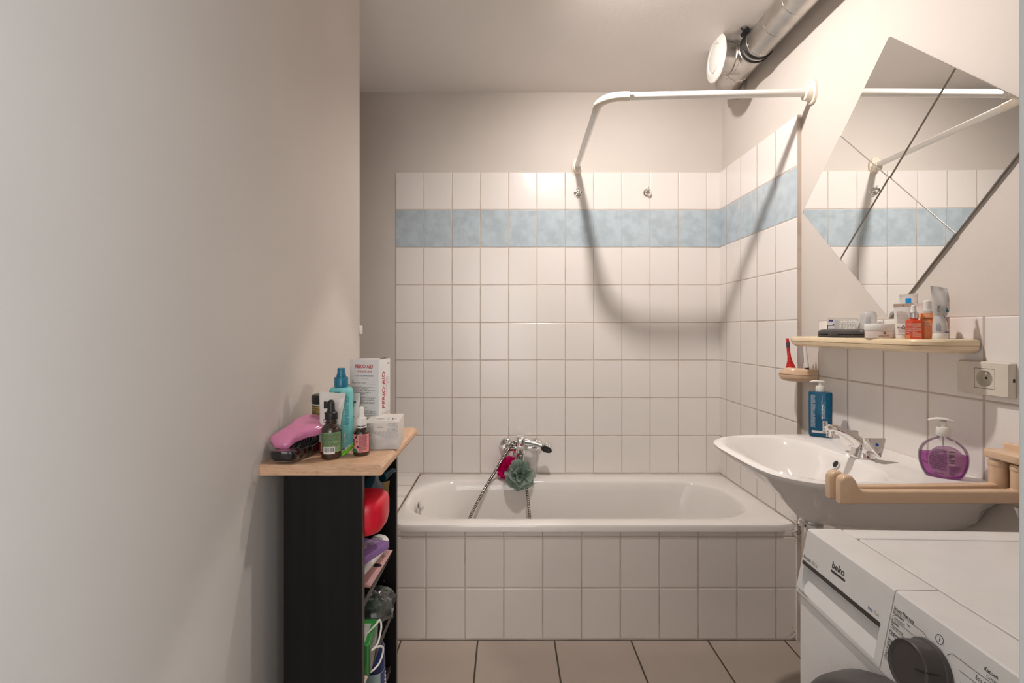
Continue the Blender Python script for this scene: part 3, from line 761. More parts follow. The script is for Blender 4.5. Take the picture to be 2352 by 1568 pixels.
def spline(ps, n):
    ps = [V(p) for p in ps]; out = []
    P_ = [ps[0] * 2 - ps[1]] + ps + [ps[-1] * 2 - ps[-2]]
    for i in range(1, len(P_) - 2):
        for k in range(n):
            t = k / n; a, b, c, d = P_[i - 1:i + 3]
            out.append(.5 * ((2 * b) + (c - a) * t + (2 * a - 5 * b + 4 * c - d) * t * t + (3 * b - a - 3 * c + d) * t ** 3))
    return out + [ps[-1]]
def resample(ps, step):
    out = [ps[0]]; acc = 0
    for a, b in zip(ps, ps[1:]):
        l = (b - a).length
        while acc + l >= step:
            a = a + (b - a) * ((step - acc) / l); l = (b - a).length; acc = 0; out.append(a.copy())
        acc += l
    return out
# world-space hose from the handle end, down into the tub, along its bottom and back up to the mixer outlet
hs = spline([(MX - .030, MY - .081, MZ + .031), (MX - .052, MY - .088, MZ + .012), (MX - .10, MY - .115, MZ - .06), (MX - .185, MY - .17, MZ - .19), (MX - .255, MY - .25, MZ - .31), (MX - .28, MY - .30, MZ - .42), (MX - .20, MY - .34, MZ - .50), (MX - .04, MY - .33, MZ - .512), (MX + .035, MY - .28, MZ - .46), (MX + .042, MY - .22, MZ - .34), (MX + .030, MY - .15, MZ - .20), (MX + .012, MY - .085, MZ - .10), (MX + .006, MY - .060, MZ - .045)], 14)
hs = resample(hs, .0021)
off = V((MX, MY - .085, MZ + .015))
g, gd = G(), G()
pts = [p - off for p in hs]
rad = [(.0078 if (i % 4) in (0, 1) else .0064) for i in range(len(pts))]
g.tube(pts, rad, 10); g.build('hose', HOSE_L, sh, 60)
for i in range(2, len(pts) - 2, 4): gd.tube([pts[i], pts[i + 1] * .98 + pts[i] * .02], .00715, 10, False)
gd.build('hose_ribs', HOSE_D, sh, 60)

def petals(n, r, seed, flatten=1.0):
    q = random.Random(seed); g = G()
    for k in range(n):
        z = 1 - 2 * (k + .5) / n; a = k * 2.39996; d = V((math.sqrt(1 - z * z) * math.cos(a), math.sqrt(1 - z * z) * math.sin(a) * flatten, z)).normalized()
        t = d.orthogonal().normalized(); t = Matrix.Rotation(q.uniform(0, 6.28), 3, d) @ t; b = d.cross(t)
        w, l = r * q.uniform(.45, .75), r * q.uniform(.8, 1.08); ph = q.uniform(0, 6.28); amp = r * q.uniform(.08, .16); curl = q.uniform(-.5, .5)
        def fn(u, v, d=d, t=t, b=b, w=w, l=l, ph=ph, amp=amp, curl=curl):
            x = (u - .5) * 2; s = v ** .8
            return d * (l * s * (1 - .25 * x * x)) + t * (x * w * (.15 + s)) + b * (amp * s * math.sin(x * 4.5 + ph) + curl * r * s * s * .6) 
        g.grid(fn, 10, 6)
    return g
def meshcloth(name, col, op):
    m, nt, b, o = newmat(name); nt.nodes.remove(b)
    df = N(nt, 'ShaderNodeBsdfDiffuse'); tl = N(nt, 'ShaderNodeBsdfTranslucent'); tr = N(nt, 'ShaderNodeBsdfTransparent')
    f = noise(nt, 60, 3); c = mixc(nt, f, tuple(x * .75 for x in col[:3]) + (1,), col)
    nt.links.new(c, df.inputs[0]); nt.links.new(c, tl.inputs[0]); tr.inputs[0].default_value = tuple(.45 + .55 * x for x in col[:3]) + (1,)
    a = N(nt, 'ShaderNodeMixShader'); a.inputs[0].default_value = .4; nt.links.new(df.outputs[0], a.inputs[1]); nt.links.new(tl.outputs[0], a.inputs[2])
    w = N(nt, 'ShaderNodeMixShader'); w.inputs[0].default_value = op; nt.links.new(tr.outputs[0], w.inputs[1]); nt.links.new(a.outputs[0], w.inputs[2])
    nt.links.new(w.outputs[0], o.inputs[0])
    return m
GREEN_N = meshcloth('green_netting', rgb(188, 206, 194), .78); PINK_N = meshcloth('pink_netting', rgb(244, 24, 132), .78)
pf = thing('bath_puff', 'grey-green net bath puff hanging by its cord in front of the bath mixer', 'bath puff', (MX - .006, MY - .150, MZ - .118))
petals(52, .073, 11, .9).build('netting', GREEN_N, pf, 60)
g = G().tube(spline([(.002, .01, .02), (-.018, .03, .055), (-.019, .040, .078), (-.008, .040, .096), (.013, .040, .093), (.016, .040, .075), (.009, .028, .05), (.006, .01, .02)], 6), .0028, 8)
g.build('cord', mat('grey_cord', rgb(132, 140, 136), .7), pf)
pf2 = thing('bath_puff', 'bright pink net bath puff hanging between the bath mixer and the wall', 'bath puff', (MX - .058, MY - .088, MZ - .108))
g = petals(40, .063, 5, .75)
g.build('netting', PINK_N, pf2, 60)
G().tube(spline([(.01, 0, .03), (.02, .016, .07), (.03, .03, .098), (.045, .035, .104), (.05, .02, .085), (.03, 0, .03)], 6), .0024, 8).build('cord', mat('pink_cord', rgb(214, 30, 110), .7), pf2)

# ------------------------------------------------------------------ black storage tower with a beech top
def woodmat():
    m, nt, b, o = newmat('beech_laminate')
    f = noise(nt, 30, 5, stretch=(1, 1, 14)); f2 = noise(nt, 240, 3, stretch=(.35, 1, 1)); f3 = noise(nt, 9, 3, stretch=(1, 1, 30))
    c = mixc(nt, smooth(nt, f, .3, .7), rgb(206, 164, 130), rgb(224, 184, 150))
    c = mixc(nt, mth(nt, 'MULTIPLY', smooth(nt, f2, .5, .72), .35), c, rgb(176, 128, 98))
    c = mixc(nt, mth(nt, 'MULTIPLY', smooth(nt, f3, .55, .62), .18), c, rgb(160, 118, 88))
    nt.links.new(c, b.inputs['Base Color']); b.inputs['Roughness'].default_value = .4
    return m
WOOD = woodmat()
BLK = mat('black_wood_grain', rgb(15, 14, 14), .6, vary=.25, vscale=40, stretch=(1, 1, .05), bmp=.0002, bscale=60, spec=.25)
BAND = mat('edge_banding', rgb(70, 62, 57), .45, vary=.08)
TX0, TX1, TY0, TY1, TOPZ = -.453, -.294, .963, 1.272, .9385
tw = thing('storage_tower', 'narrow black open-sided storage tower with a pale beech top', 'shelf unit', (-.374, 1.117, 0))
L = T(.374, -1.117, 0)
g = G().rbox(-.4955, -.2505, .9495, 1.309, .9175, TOPZ, .002, .0008, L)
# rounded long edge at the right
g = G(); pr = [(-.4955, .9165), (-.2535, .9165), (-.2505, .9185), (-.2485, .9215), (-.248, .9265), (-.2495, .9325), (-.2535, .9365), (-.2585, .9385), (-.4955, .9385)]
g.prism(pr, .9495, 1.309, L); recalc(g.build('top_board', WOOD, tw, 30))
for y0, y1 in ((TY0, TY0 + .016), (TY1 - .016, TY1)):
    sp_ = G().box(TX0, TX1 - .0008, y0, y1, 0, .9165, L).build('side_panel', BLK, tw, 0)
    G().box(TX1 - .0008, TX1, y0, y1, 0, .9165, L).build('edge_strip', BAND, sp_, 0)
G().box(TX0, TX0 + .004, TY0 + .016, TY1 - .016, .02, .9165, L).build('back_panel', BLK, tw, 0)
for z, fx in ((.773, -.3115), (.6225, -.3095), (.472, -.3015), (.322, -.308), (.172, -.308), (.03, -.3)):
    s_ = G().box(TX0 + .004, fx - .0008, TY0 + .016, TY1 - .016, z - .016, z, L).build('shelf_board', BLK, tw, 0)
    G().box(fx - .0008, fx, TY0 + .016, TY1 - .016, z - .016, z, L).build('edge_strip', BAND, s_, 0)
for z in (.70, .545, .395, .245):
    G().lathe([(.0005, .0), (.0025, 0), (.002, .0012)], 10, L @ T(-.325, TY1 - .016, z) @ RX(90)).build('shelf_pin', mat('steel_pin', rgb(120, 116, 114), .4, .6), tw)
TZ = TOPZ + .0003

# hairbrushes ------------------------------------------------------------------
PINKB = mat('pink_gloss', rgb(214, 130, 168), .16, vary=.02, coat=.5); BLKB = mat('black_gloss', rgb(22, 20, 20), .12, vary=.05, coat=.4); BRI = mat('black_bristle', rgb(9, 9, 9), .5, spec=.2); BRIP = mat('smoky_bristle', rgb(92, 72, 80), .3)
def brush(shell_mat, ln, wmax, th, bm, blen, sx=1):
    """x along the brush from handle tip, bristles towards -z"""
    def w(t):
        ks = [(0, .0), (.03, .55), (.08, .72), (.25, .62), (.40, .72), (.58, 1.0), (.78, 1.02), (.92, .8), (.98, .45), (1, 0)]
        for (a, x), (b, y) in zip(ks, ks[1:]):
            if t <= b: k = (t - a) / (b - a); k = k * k * (3 - 2 * k); return wmax * max(.02, x + (y - x) * k)
        return wmax * .02
    rs = []; m = 30
    for i in range(m + 1):
        t = i / m; h = th * min(1, .25 + math.sqrt(max(0, math.sin(math.pi * min(max(t, .0), 1)))) * .9); x = ln * t; ww = w(t); ring = []
        zo = .004 * math.sin(math.pi * t)
        for k in range(24):
            a = 2 * math.pi * k / 24; c, s = math.cos(a), math.sin(a)
            ring.append(V((x, ww * sgn(c) * abs(c) ** .5, zo + (h * s ** .6 if s > 0 else -th * .25 * abs(s) ** .5))))
        rs.append(ring)
    body = G().loft(rs)
    br = G()
    for i in range(15):
        t = .40 + .54 * i / 14
        for j in range(-4, 5):
            y = w(t) * .82 * j / 4; z0 = .004 * math.sin(math.pi * t) - th * .1
            br.tube([(ln * t, y, z0), (ln * t + .0008, y * 1.02, z0 - blen)], [.0011, .0006], 5)
    return body, br
b1 = thing('hairbrush', 'black detangling hairbrush lying bristles up, handle over the beech edge', 'hairbrush', (-.4440, .930, TZ + .0045), rot=(R(180), 0, R(92)))
body, br = brush(BLKB, .148, .0360, .024, BRI, .010); M_ = T(0, 0, -.012)
b1.location.z = TZ + .0245
body.build('brush_shell', BLKB, b1, 50); br.build('bristles', BRI, b1, 60)
b2 = thing('hairbrush', 'pink glossy detangling hairbrush resting bristles down on the black one', 'hairbrush', (-.4740, .968, TZ + .032), rot=(R(15), R(-13), R(63)))
body, br = brush(PINKB, .136, .036, .017, BRI, .013)
body.build('brush_shell', PINKB, b2, 50); br.build('bristles', BRIP, b2, 60)

# bottles on the tower ---------------------------------------------------------
AMBER = mat('amber_glass', rgb(44, 24, 12), .06, vary=.1, coat=.6, spec=.7)
def dropper_bottle(name, label, loc, r, hb, hn, rn, capm, capr, caph, bulbr, bulbh, ribs=False, rz=0):
    o = thing(name, label, 'bottle', loc, rz)
    z1 = hb; g = G().lathe([(r * .5, .0015), (r * .88, 0), (r * .97, .002), (r, .006), (r, z1 * .98), (r * .97, z1 + r * .18), (r * .82, z1 + r * .42), (r * .62, z1 + r * .62), (rn, z1 + r * .78), (rn, hn)], 40)
    g.lathe([(rn, hn - .008), (rn + .0022, hn - .0065), (rn + .0022, hn - .0045), (rn, hn - .003)], 32)
    g.build('glass_body', AMBER, o)
    cp = G()
    if ribs:
        n = 60; prof = [(capr, hn), (capr, hn + caph - .001), (capr - .0015, hn + caph)]
        cp.loft([[V(((rr_ - (.0004 if k % 2 else 0)) * math.cos(2 * math.pi * k / n), (rr_ - (.0004 if k % 2 else 0)) * math.sin(2 * math.pi * k / n), z)) for k in range(n)] for rr_, z in prof])
    else: cp.lathe([(capr, hn), (capr + .0003, hn + .001), (capr, hn + caph - .002), (capr - .002, hn + caph)], 40)
    cp.build('cap', capm, o)
    zt = hn + caph
    G().lathe([(bulbr * 1.12, zt - .001), (bulbr * 1.1, zt + .003), (bulbr, zt + .005), (bulbr * .95, zt + bulbh * .7), (bulbr * .8, zt + bulbh * .88), (bulbr * .45, zt + bulbh * .98), (.0006, zt + bulbh)], 28).build('rubber_bulb', capm, o)
    return o
BLKP = mat('black_plastic', rgb(28, 27, 28), .4, vary=.04)
d1 = dropper_bottle('dropper_bottle', 'brown glass dropper bottle with a black dropper and a green label', (-.3705, 1.0, TZ), .0208, .058, .081, .0105, BLKP, .0128, .016, .0075, .025)
GRL = mat('green_label', rgb(124, 152, 108), .5); WHL = mat('white_label', rgb(226, 222, 218), .5); DKG = mat('dark_green_print', rgb(38, 58, 34), .6)
c1 = cyl(.0208)
lb = G().patch(cyl(.0208, 0, .0002), -.0092, .0300, .0155, .0565, 24, 1).patch(cyl(.0208, 0, .0002), -.030, -.0125, .0155, .0545, 12, 1).build('label', GRL, d1)
G().patch(cyl(.0208, 0, .0004), -.0092, .0145, .0125, .0270, 14, 1).build('barcode_panel', WHL, d1)
G().lines(cyl(.0208, 0, .0004), -.0075, .0275, .0282, .0545, 13, .45, .25, 4).lines(cyl(.0208, 0, .0004), -.029, -.0145, .018, .053, 16, .45, .2, 9).build('fine_print', DKG, d1, 0)
G().bars(cyl(.0208, 0, .0006), -.0065, .0118, .0165, .0258, 20, 5).build('barcode', BLACK_INK, d1, 0)
g = G().rbox(-.0150, -.0065, -.003, -.0005, .1035, .1185, .0015, .0008); g.build('side_tab', BLKP, d1)

d2 = dropper_bottle('dropper_bottle', 'small brown dropper bottle with a white dropper and a pink label', (-.3150, 1.026, TZ), .0177, .045, .0635, .0092, WHITE_PL, .0112, .0165, .0062, .0245, True)
G().lathe([(.0112, .0575), (.0114, .058), (.0114, .061), (.0108, .0615)], 32).build('safety_ring', WHITE_PL, d2)
PKL = mat('pink_label', rgb(226, 142, 142), .5)
cl2 = lambda e: cyl(.0177, 0, e)
G().patch(cl2(.0002), -.024, .024, .0085, .0465, 32, 1).build('label', PKL, d2)
g = G().lines(cl2(.0004), .0005, .0185, .0105, .0445, 17, .5, .15, 8)
g.build('fine_print', mat('plum_print', rgb(86, 40, 56), .6), d2, 0)
g = G().text('lp', cl2(.0005), -.0168, .0302, .012, 'LEFT', bold=.02).text('o', cl2(.0005), -.0150, .0226, .012, 'LEFT', bold=.02).text('il', cl2(.0005), -.0135, .0170, .0085, 'LEFT', bold=.03, rot=90)
q = random.Random(2)
def leaf(g, fn, u, v, ln, ang, w=.28):
    c, s = math.cos(R(ang)), math.sin(R(ang)); P_ = lambda x, y: fn(u + x * c - y * s, v + x * s + y * c)
    n = 6; top = [(ln * i / n, ln * w * math.sin(math.pi * i / n)) for i in range(n + 1)]
    for i in range(n): g.add([P_(top[i][0], -top[i][1]), P_(top[i + 1][0], -top[i + 1][1]), P_(top[i + 1][0], top[i + 1][1]), P_(top[i][0], top[i][1])], [(0, 1, 2, 3)])
for (u, v, l, a) in [(-.010, .0385, .007, 25), (-.0065, .0405, .006, 60), (-.004, .028, .006, 100), (-.0035, .023, .007, -60)]: leaf(g, cl2(.00045), u, v, l, a)
g.build('dark_lettering', mat('ink_green', rgb(20, 44, 40), .6), d2, 0)
g = G()
for a in (30, 55, 80, 105, 130, 150): leaf(g, cl2(.0004), -.0105, .0092, .0095, a, .16)
g.patch(cl2(.0003), -.0175, -.0025, .0085, .0115, 10, 1)
g.build('leaf_print', mat('leaf_green', rgb(30, 110, 84), .6), d2, 0)

# white cosmetic tubes ---------------------------------------------------------
def tube_thing(label, loc, rz, r, wtop, h, capm, caph, bodym, capr=None, lean=0, name='cosmetic_tube', group=None, crimp=.008, crease=0.0):
    o = thing(name, label, 'tube', loc, rz, group, rot=(R(lean), 0, R(rz)))
    cr = capr or r * .97
    G().lathe([(cr * .96, 0), (cr, .0015), (cr, caph - .002), (cr * .985, caph)], 36).build('cap', capm, o)
    rs = []
    m = 16
    for i in range(m + 1):
        t = i / m; z = caph + .0005 + (h - caph - crimp) * t; k = t ** 1.15
        a = r + (wtop / 2 - r) * k; b = r * (1 - k) + .0012
        sh = crease * math.sin(t * 9) * t
        rs.append(sring(a, max(b, .0012), 36, 2.0, z, sh * .4, sh))
    rs.append(sring(wtop / 2, .0011, 36, 3, h - crimp + .001)); rs.append(sring(wtop / 2, .0011, 36, 3, h))
    G().loft(rs).build('tube_body', bodym, o, 40)
    return o
def tubefn(r, wtop, h, caph, crimp=.008, eps=.0006):
    def fn(u, v):
        t = min(1, max(0, (v - caph) / (h - caph - crimp))); k = t ** 1.15; a = r + (wtop / 2 - r) * k; b = max(r * (1 - k) + .0012, .0012)
        x = max(-.999, min(.999, u / a)); return V((u, -b * math.sqrt(1 - x * x) - eps, v))
    return fn
WTUBE = mat('white_tube', rgb(232, 226, 220), .3, vary=.015, coat=.15); REDC = mat('red_cap', rgb(170, 24, 44), .3, coat=.3)
GREYI = mat('grey_ink', rgb(120, 112, 110), .6)
t1 = tube_thing('white cosmetic tube standing on its red cap beside the hairbrushes', (-.3950, 1.046, TZ), 0, .0195, .056, .131, REDC, .024, WTUBE, lean=0)
t1.rotation_euler = (0, R(4.5), R(4))
fn = tubefn(.0195, .056, .131, .024)
G().lines(fn, -.012, .010, .084, .088, 1, .5, .2, 21).lines(fn, -.012, .006, .066, .075, 3, .4, .2, 3).lines(fn, -.010, -.001, .036, .044, 3, .4, .2, 5).build('fine_print', GREYI, t1, 0)

CYAN = mat('cyan_plastic', rgb(124, 204, 204), .3, vary=.02, coat=.2, sss=0); TEALC = mat('teal_cap', rgb(22, 112, 142), .3, vary=.03, coat=.2)
sb = thing('spray_bottle', 'light turquoise spray bottle with a teal pump, behind the white tube', 'bottle', (-.3790, 1.085, TZ))
g = G().loft([sring(.0225, .0165, 40, 2.6, 0), sring(.0255, .019, 40, 2.6, .003), sring(.0262, .0195, 40, 2.6, .012), sring(.0262, .0195, 40, 2.6, .126), sring(.0255, .0188, 40, 2.6, .133), sring(.022, .0165, 40, 2.5, .1375), sring(.0125, .0125, 40, 2, .139), sring(.0125, .0125, 40, 2, .141)])
g.build('bottle_body', CYAN, sb)
g = G().lathe([(.0148, .139), (.0152, .141), (.0152, .160), (.0142, .1615)], 40)
g.lathe([(.0105, .160), (.0108, .161), (.0100, .169), (.0088, .1695), (.0085, .181), (.0078, .182)], 32)
g.build('spray_pump', TEALC, sb)
fn = lambda u, v: V((u, -.0195 * (1 - abs(u / .0262) ** 2.6) ** (1 / 2.6) - .0004, v))
G().lines(fn, .0135, .0225, .055, .122, 26, .5, .1, 6).lines(fn, -.008, .004, .1275, .1300, 1, .6, .1, 31).build('side_print', mat('teal_print', rgb(30, 130, 150), .5), sb, 0)
g = G().patch(fn, .0125, .0145, .027, .036); ringp(g, fn, .0145, .0205, .0028, .0009, 16); g.build('white_print', WHL, sb, 0)

jr = thing('cream_jar', 'tall cosmetic jar with a black lid and gold label behind the red-capped tube', 'jar', (-.4335, 1.128, TZ))
G().lathe([(.026, 0), (.0275, .003), (.0275, .092), (.0262, .094), (.0262, .0985)], 40).build('jar_body', mat('jar_white', rgb(222, 216, 206), .35), jr)
G().lathe([(.0285, .096), (.029, .098), (.029, .113), (.027, .116), (.024, .1165)], 40).build('lid', BLKP, jr)
c_ = cyl(.0275, 0, .0003)
G().patch(c_, -.03, .03, .066, .0905, 32, 1).build('gold_label', mat('gold_label', rgb(168, 146, 84), .45, .3, vary=.15, vscale=200), jr)
G().patch(cyl(.0275, 0, .0005), -.03, .03, .0905, .0925, 32, 1).patch(cyl(.0275, 0, .0005), -.03, .03, .0645, .0665, 32, 1).lines(cyl(.0275, 0, .0005), -.026, .026, .070, .087, 5, .45, .1, 12).build('label_print', mat('dark_olive', rgb(60, 48, 30), .6), jr, 0)
t2 = tube_thing('white cosmetic tube with a black letter, tucked behind the turquoise spray bottle', (-.3780, 1.132, TZ), -4, .019, .058, .118, WHITE_PL, .02, WTUBE)
fn = tubefn(.019, .058, .118, .02)
G().text('T', fn, .0135, .085, .020, bold=.02).lines(fn, .006, .022, .062, .068, 2, .4, .1, 6).lines(fn, .0, .014, .050, .054, 2, .4, .2, 7).build('black_lettering', BLACK_INK, t2, 0)
t3 = tube_thing('white cosmetic tube, only its crimped end showing beside the teal pump', (-.3810, 1.176, TZ), 8, .017, .052, .135, WHITE_PL, .018, WTUBE)

# interdental brush leaning on the pink bottle
ib = thing('interdental_brush', 'short lime green interdental brush leaning against the pink-labelled dropper bottle', 'interdental brush', (-.3490, 1.006, TZ + .0042), rot=(0, R(-24), R(68)))
LIME = mat('lime_plastic', rgb(112, 200, 50), .3, coat=.2)
G().loft([[V((p.z, p.x, p.y)) for p in sring(a, b, 20, 2.3, x)] for x, a, b in ((0, .0015, .0015), (.002, .0038, .0034), (.010, .0052, .0042), (.024, .0055, .0044), (.034, .0048, .004), (.040, .003, .003))]).build('grip', LIME, ib)
G().tube([(.0, 0, 0), (-.019, 0, -.0)], .0005, 6).build('wire', CHROME, ib)
G().patch(lambda u, v: V((u, v, .0047)), .012, .028, -.003, .003).build('sticker', WHL, ib, 0)
G().lines(lambda u, v: V((u, v, .0049)), .014, .026, -.002, .002, 2, .5, .1, 3).build('sticker_print', BLACK_INK, ib, 0)

# boxes on the tower -----------------------------------------------------------
CARD = mat('white_carton', rgb(230, 226, 224), .45, vary=.01)
pa = thing('medicine_box', 'tall white mouthwash carton with red lettering at the back of the beech top', 'box', (-.3110, 1.150, TZ), -12)
bw, bd, bh = .077, .062, .1965
G().rbox(-bw, 0, 0, bd, 0, bh, .0008, .0006).build('carton', CARD, pa, 30)
G().add([(-.004, .004, bh + .0002), (-.002, bd - .004, bh + .001), (-.016, bd - .001, bh + .004)], [(0, 1, 2)]).build('loose_flap', mat('carton_inside', rgb(120, 100, 90), .8), pa, 0)
F = lambda u, v: V((u - bw, -.0004, v)); S = lambda u, v: V((.0004, u, v))
REDI = mat('red_ink', rgb(196, 22, 44), .5)
G().text('PERIO·AID', F, bw / 2, bh - .0210, .0128, bold=.02, sx=.80).text('INTENSIVE CARE', F, bw / 2, bh - .0310, .0066, sx=.83, bold=.004).build('front_lettering', REDI, pa, 0)
G().text('PERIO·AID', S, .0325, bh - .122, .0215, rot=90, bold=.012, sx=.93, align='LEFT').build('side_lettering', REDI, pa, 0)
G().text('PERIO·AID', lambda u, v: V((u - bw, v, bh + .0004)), bw / 2, .02, .016, bold=.01).build('top_lettering', REDI, pa, 0)
G().text('0,12% CHLORHEXIDINE', F, bw / 2, bh - .0415, .0058, sx=.80, bold=.006).build('blue_lettering', mat('navy_ink', rgb(58, 72, 140), .5), pa, 0)
PALI = mat('pale_ink', rgb(196, 176, 180), .5)
G().text('+ 0,05% CPC', F, bw / 2, bh - .0480, .0050, sx=.8).build('pale_front_lettering', PALI, pa, 0)
G().text('INTENSIVE CARE', S, .0415, bh - .092, .0062, 'LEFT', rot=90).text('0,12', S, .053, bh - .062, .0125, 'LEFT', rot=90, sx=.9).text('0,12% CHLORHEXIDINE', S, .010, bh - .135, .0045, 'LEFT').build('pale_side_lettering', PALI, pa, 0)
g = G()
for a, b, n, sd, rg in ((.0555, .0605, 2, 1, .5), (.064, .0765, 5, 2, .15), (.0785, .0875, 3, 3, .4), (.0895, .108, 7, 4, .15), (.114, .117, 1, 5, .5), (.119, .137, 7, 6, .15), (.141, .160, 7, 7, .15), (.163, .178, 6, 8, .15)): g.lines(F, .006, bw - .007, bh - b, bh - a, n, .36, rg, sd)
g.text('BE.', F, .006, bh - .0540, .0036, 'LEFT').lines(S, .045, .058, bh - .014, bh - .009, 2, .4, .1, 3)
g.build('fine_print', mat('box_print', rgb(112, 104, 108), .6), pa, 0)

bx = thing('cosmetic_box', 'low silver-grey carton with a wavy line pattern and a white flap', 'box', (-.2455, 1.072, TZ), 6)
w_, d_, h_ = .0755, .112, .0605
G().rbox(-w_, 0, 0, d_, 0, h_, .0007, .0005).build('carton', mat('ivory_carton', rgb(228, 218, 210), .5, vary=.01), bx, 30)
G().patch(lambda u, v: V((u, -.0004, v)), -w_ + .0008, -.0008, .0008, h_ - .0008).build('front_panel', mat('silver_card', rgb(190, 184, 181), .45, .1, vary=.03), bx, 0)
g = G(); q = random.Random(4)
for k in range(46):
    base = -.006 + .0016 * k; ph = .55 * math.sin(k * .23) 
    fz = lambda u: base + .0042 * math.sin(u * 95 + ph * 3 + k * .11) + .002 * math.sin(u * 40 + k * .3)
    m_ = 26
    for i in range(m_):
        u0, u1 = -w_ + .001 + (w_ - .002) * i / m_, -w_ + .001 + (w_ - .002) * (i + 1) / m_
        a, b = fz(u0), fz(u1)
        if min(a, b) > .001 and max(a, b) < h_ - .0015: g.add([(u0, -.0006, a), (u1, -.0006, b), (u1, -.0006, b + .0006), (u0, -.0006, a + .0006)], [(0, 1, 2, 3)])
g.build('wave_pattern', mat('wave_white', rgb(240, 236, 232), .4), bx, 0)
fl = G().loft([[V((x, -.0008, z)) for x, z in ((-.055, h_ - .0005), (-.054, .043), (-.052, .041), (-.027, .041), (-.025, .043), (-.024, h_ - .0005))], [V((x, -.0018, z)) for x, z in ((-.055, h_ - .0002), (-.054, .043), (-.052, .041), (-.027, .041), (-.025, .043), (-.024, h_ - .0002))]]).build('tuck_flap', mat('ivory_carton', None), bx, 0)
G().lines(lambda u, v: V((u, -.0020, v)), -.0455, -.0335, .0488, .0520, 1, .55, .05, 3).build('flap_print', BLACK_INK, bx, 0)
Tp = lambda u, v: V((u, v, h_ + .0006))
G().patch(lambda u, v: V((u, v, h_ + .0004)), -.062, -.010, .012, .075).build('top_sticker', WHL, bx, 0)
g = G().patch(Tp, -.0195, -.0165, .03, .048)
g.build('brown_mark', mat('brown_ink', rgb(110, 82, 58), .5), bx, 0)
g = G()
for a in range(8): leaf(g, Tp, -.046, .044, .012, a * 45, .12)
g.lines(lambda u, v: Tp(-v, u), .024, .055, .024, .030, 2, .5, .1, 3).lines(lambda u, v: Tp(-v, u), .03, .05, .0095, .0135, 2, .5, .1, 4)
g.build('pale_emblem', mat('pale_emblem', rgb(196, 180, 172), .5), bx, 0)

# ------------------------------------------------------------------ things inside the tower
TEALT = clearmat('teal_film', (.10, .34, .42, 1), .62, rgb(24, 96, 122), .12)
bg = thing('plastic_pouch', 'see-through teal plastic pouch with a pink tie in the storage tower', 'pouch', (-.335, 1.125, .815))
q = random.Random(9)
def lump(rx, ry, rz, n=26, m=16, amp=.12, seed=1, M=None):
    qq = random.Random(seed); ws = [(V((qq.uniform(-1, 1), qq.uniform(-1, 1), qq.uniform(-1, 1))) * qq.uniform(2, 7), qq.uniform(0, 6)) for _ in range(9)]
    g = G()
    rs = []
    for j in range(1, m):
        ring = []
        for i in range(n):
            th_, ph = math.pi * j / m, 2 * math.pi * i / n
            d = V((math.sin(th_) * math.cos(ph), math.sin(th_) * math.sin(ph), -math.cos(th_)))
            k = 1 + amp * sum(abs(math.sin(d.dot(w) + o_)) - .6 for w, o_ in ws) / 3
            ring.append(V((d.x * rx * k, d.y * ry * k, d.z * rz * k)))
        rs.append(ring)
    return g.loft(rs, M=M)
lump(.036, .06, .040, seed=3, amp=.10, M=T(0, 0, .004) @ RX(25)).build('film', TEALT, bg, 60)
G().tube([(.028, .045, .03), (.045, .075, .038), (.053, .085, .036)], [.012, .006, .002], 12).build('film_corner', TEALT, bg, 60)
PINKT = mat('pink_tie', rgb(206, 88, 128), .4)
G().tube([(.012, .045, .056), (.026, .058, .062)], [.011, .009], 12).tube([(.026, .058, .062), (.040, .072, .068), (.048, .082, .071)], [.006, .006, .004], 10, flat=.4).build('pink_tie', PINKT, bg)
ys = thing('paper_sachet', 'small mustard yellow sachet standing beside the teal pouch in the tower', 'sachet', (-.330, 1.19, .7733), 0)
YEL = mat('mustard_paper', rgb(178, 150, 92), .55, vary=.1, vscale=60)
def sheet(fn, t, nu=8, nv=8):
    a = [[V(fn(i / nu, j / nv)) for i in range(nu + 1)] for j in range(nv + 1)]; g = G(); n = (nu + 1) * (nv + 1)
    g.grid(lambda u, v: V(fn(u, v)), nu, nv); g.grid(lambda u, v: V(fn(u, v)) + V(t), nu, nv)
    idx = [i for i in range(nu + 1)] + [(j + 1) * (nu + 1) - 1 for j in range(1, nv + 1)] + [nv * (nu + 1) + i for i in range(nu - 1, -1, -1)] + [j * (nu + 1) for j in range(nv - 1, 0, -1)]
    for k in range(len(idx)):
        i0, i1 = idx[k], idx[(k + 1) % len(idx)]; g.f.append((i0, i1, i1 + n, i0 + n))
    return g
sheet(lambda u, v: (-.05 + .075 * u, .02 * v + .02 * u, .042 * v * (.75 + .35 * u) + .0003 + .003 * math.sin(u * 5)), (0, .0025, 0)).build('sachet_body', YEL, ys, 40)
REDP = mat('red_plastic', rgb(226, 26, 52), .32, vary=.03, coat=.1)
rb = thing('soap_box', 'round red plastic box sticking out of the top compartment of the tower', 'box', (-.3125, 1.035, .7733))
def rbx(prof): return [sring(a, b, 44, 2.7, z) for a, b, z in prof]
G().loft(rbx(((.030, .034, 0), (.041, .046, .004), (.0480, .053, .014), (.0505, .0555, .026), (.0505, .0555, .0285)))).build('box_base', REDP, rb)
G().loft(rbx(((.0512, .0562, .0275), (.0517, .0567, .029), (.0517, .0567, .060), (.049, .054, .069), (.043, .048, .0745), (.030, .034, .077)))).build('lid', REDP, rb)
PURP = mat('purple_card', rgb(146, 108, 168), .5, vary=.04)
pb = thing('flat_carton', 'flat purple carton poking out of the tower below the red box', 'box', (-.3550, 1.045, .712), rot=(R(-2), R(-3), R(-20)))
G().rbox(-.028, .072, -.045, .060, 0, .016, .001, .0008).build('carton', PURP, pb, 30)
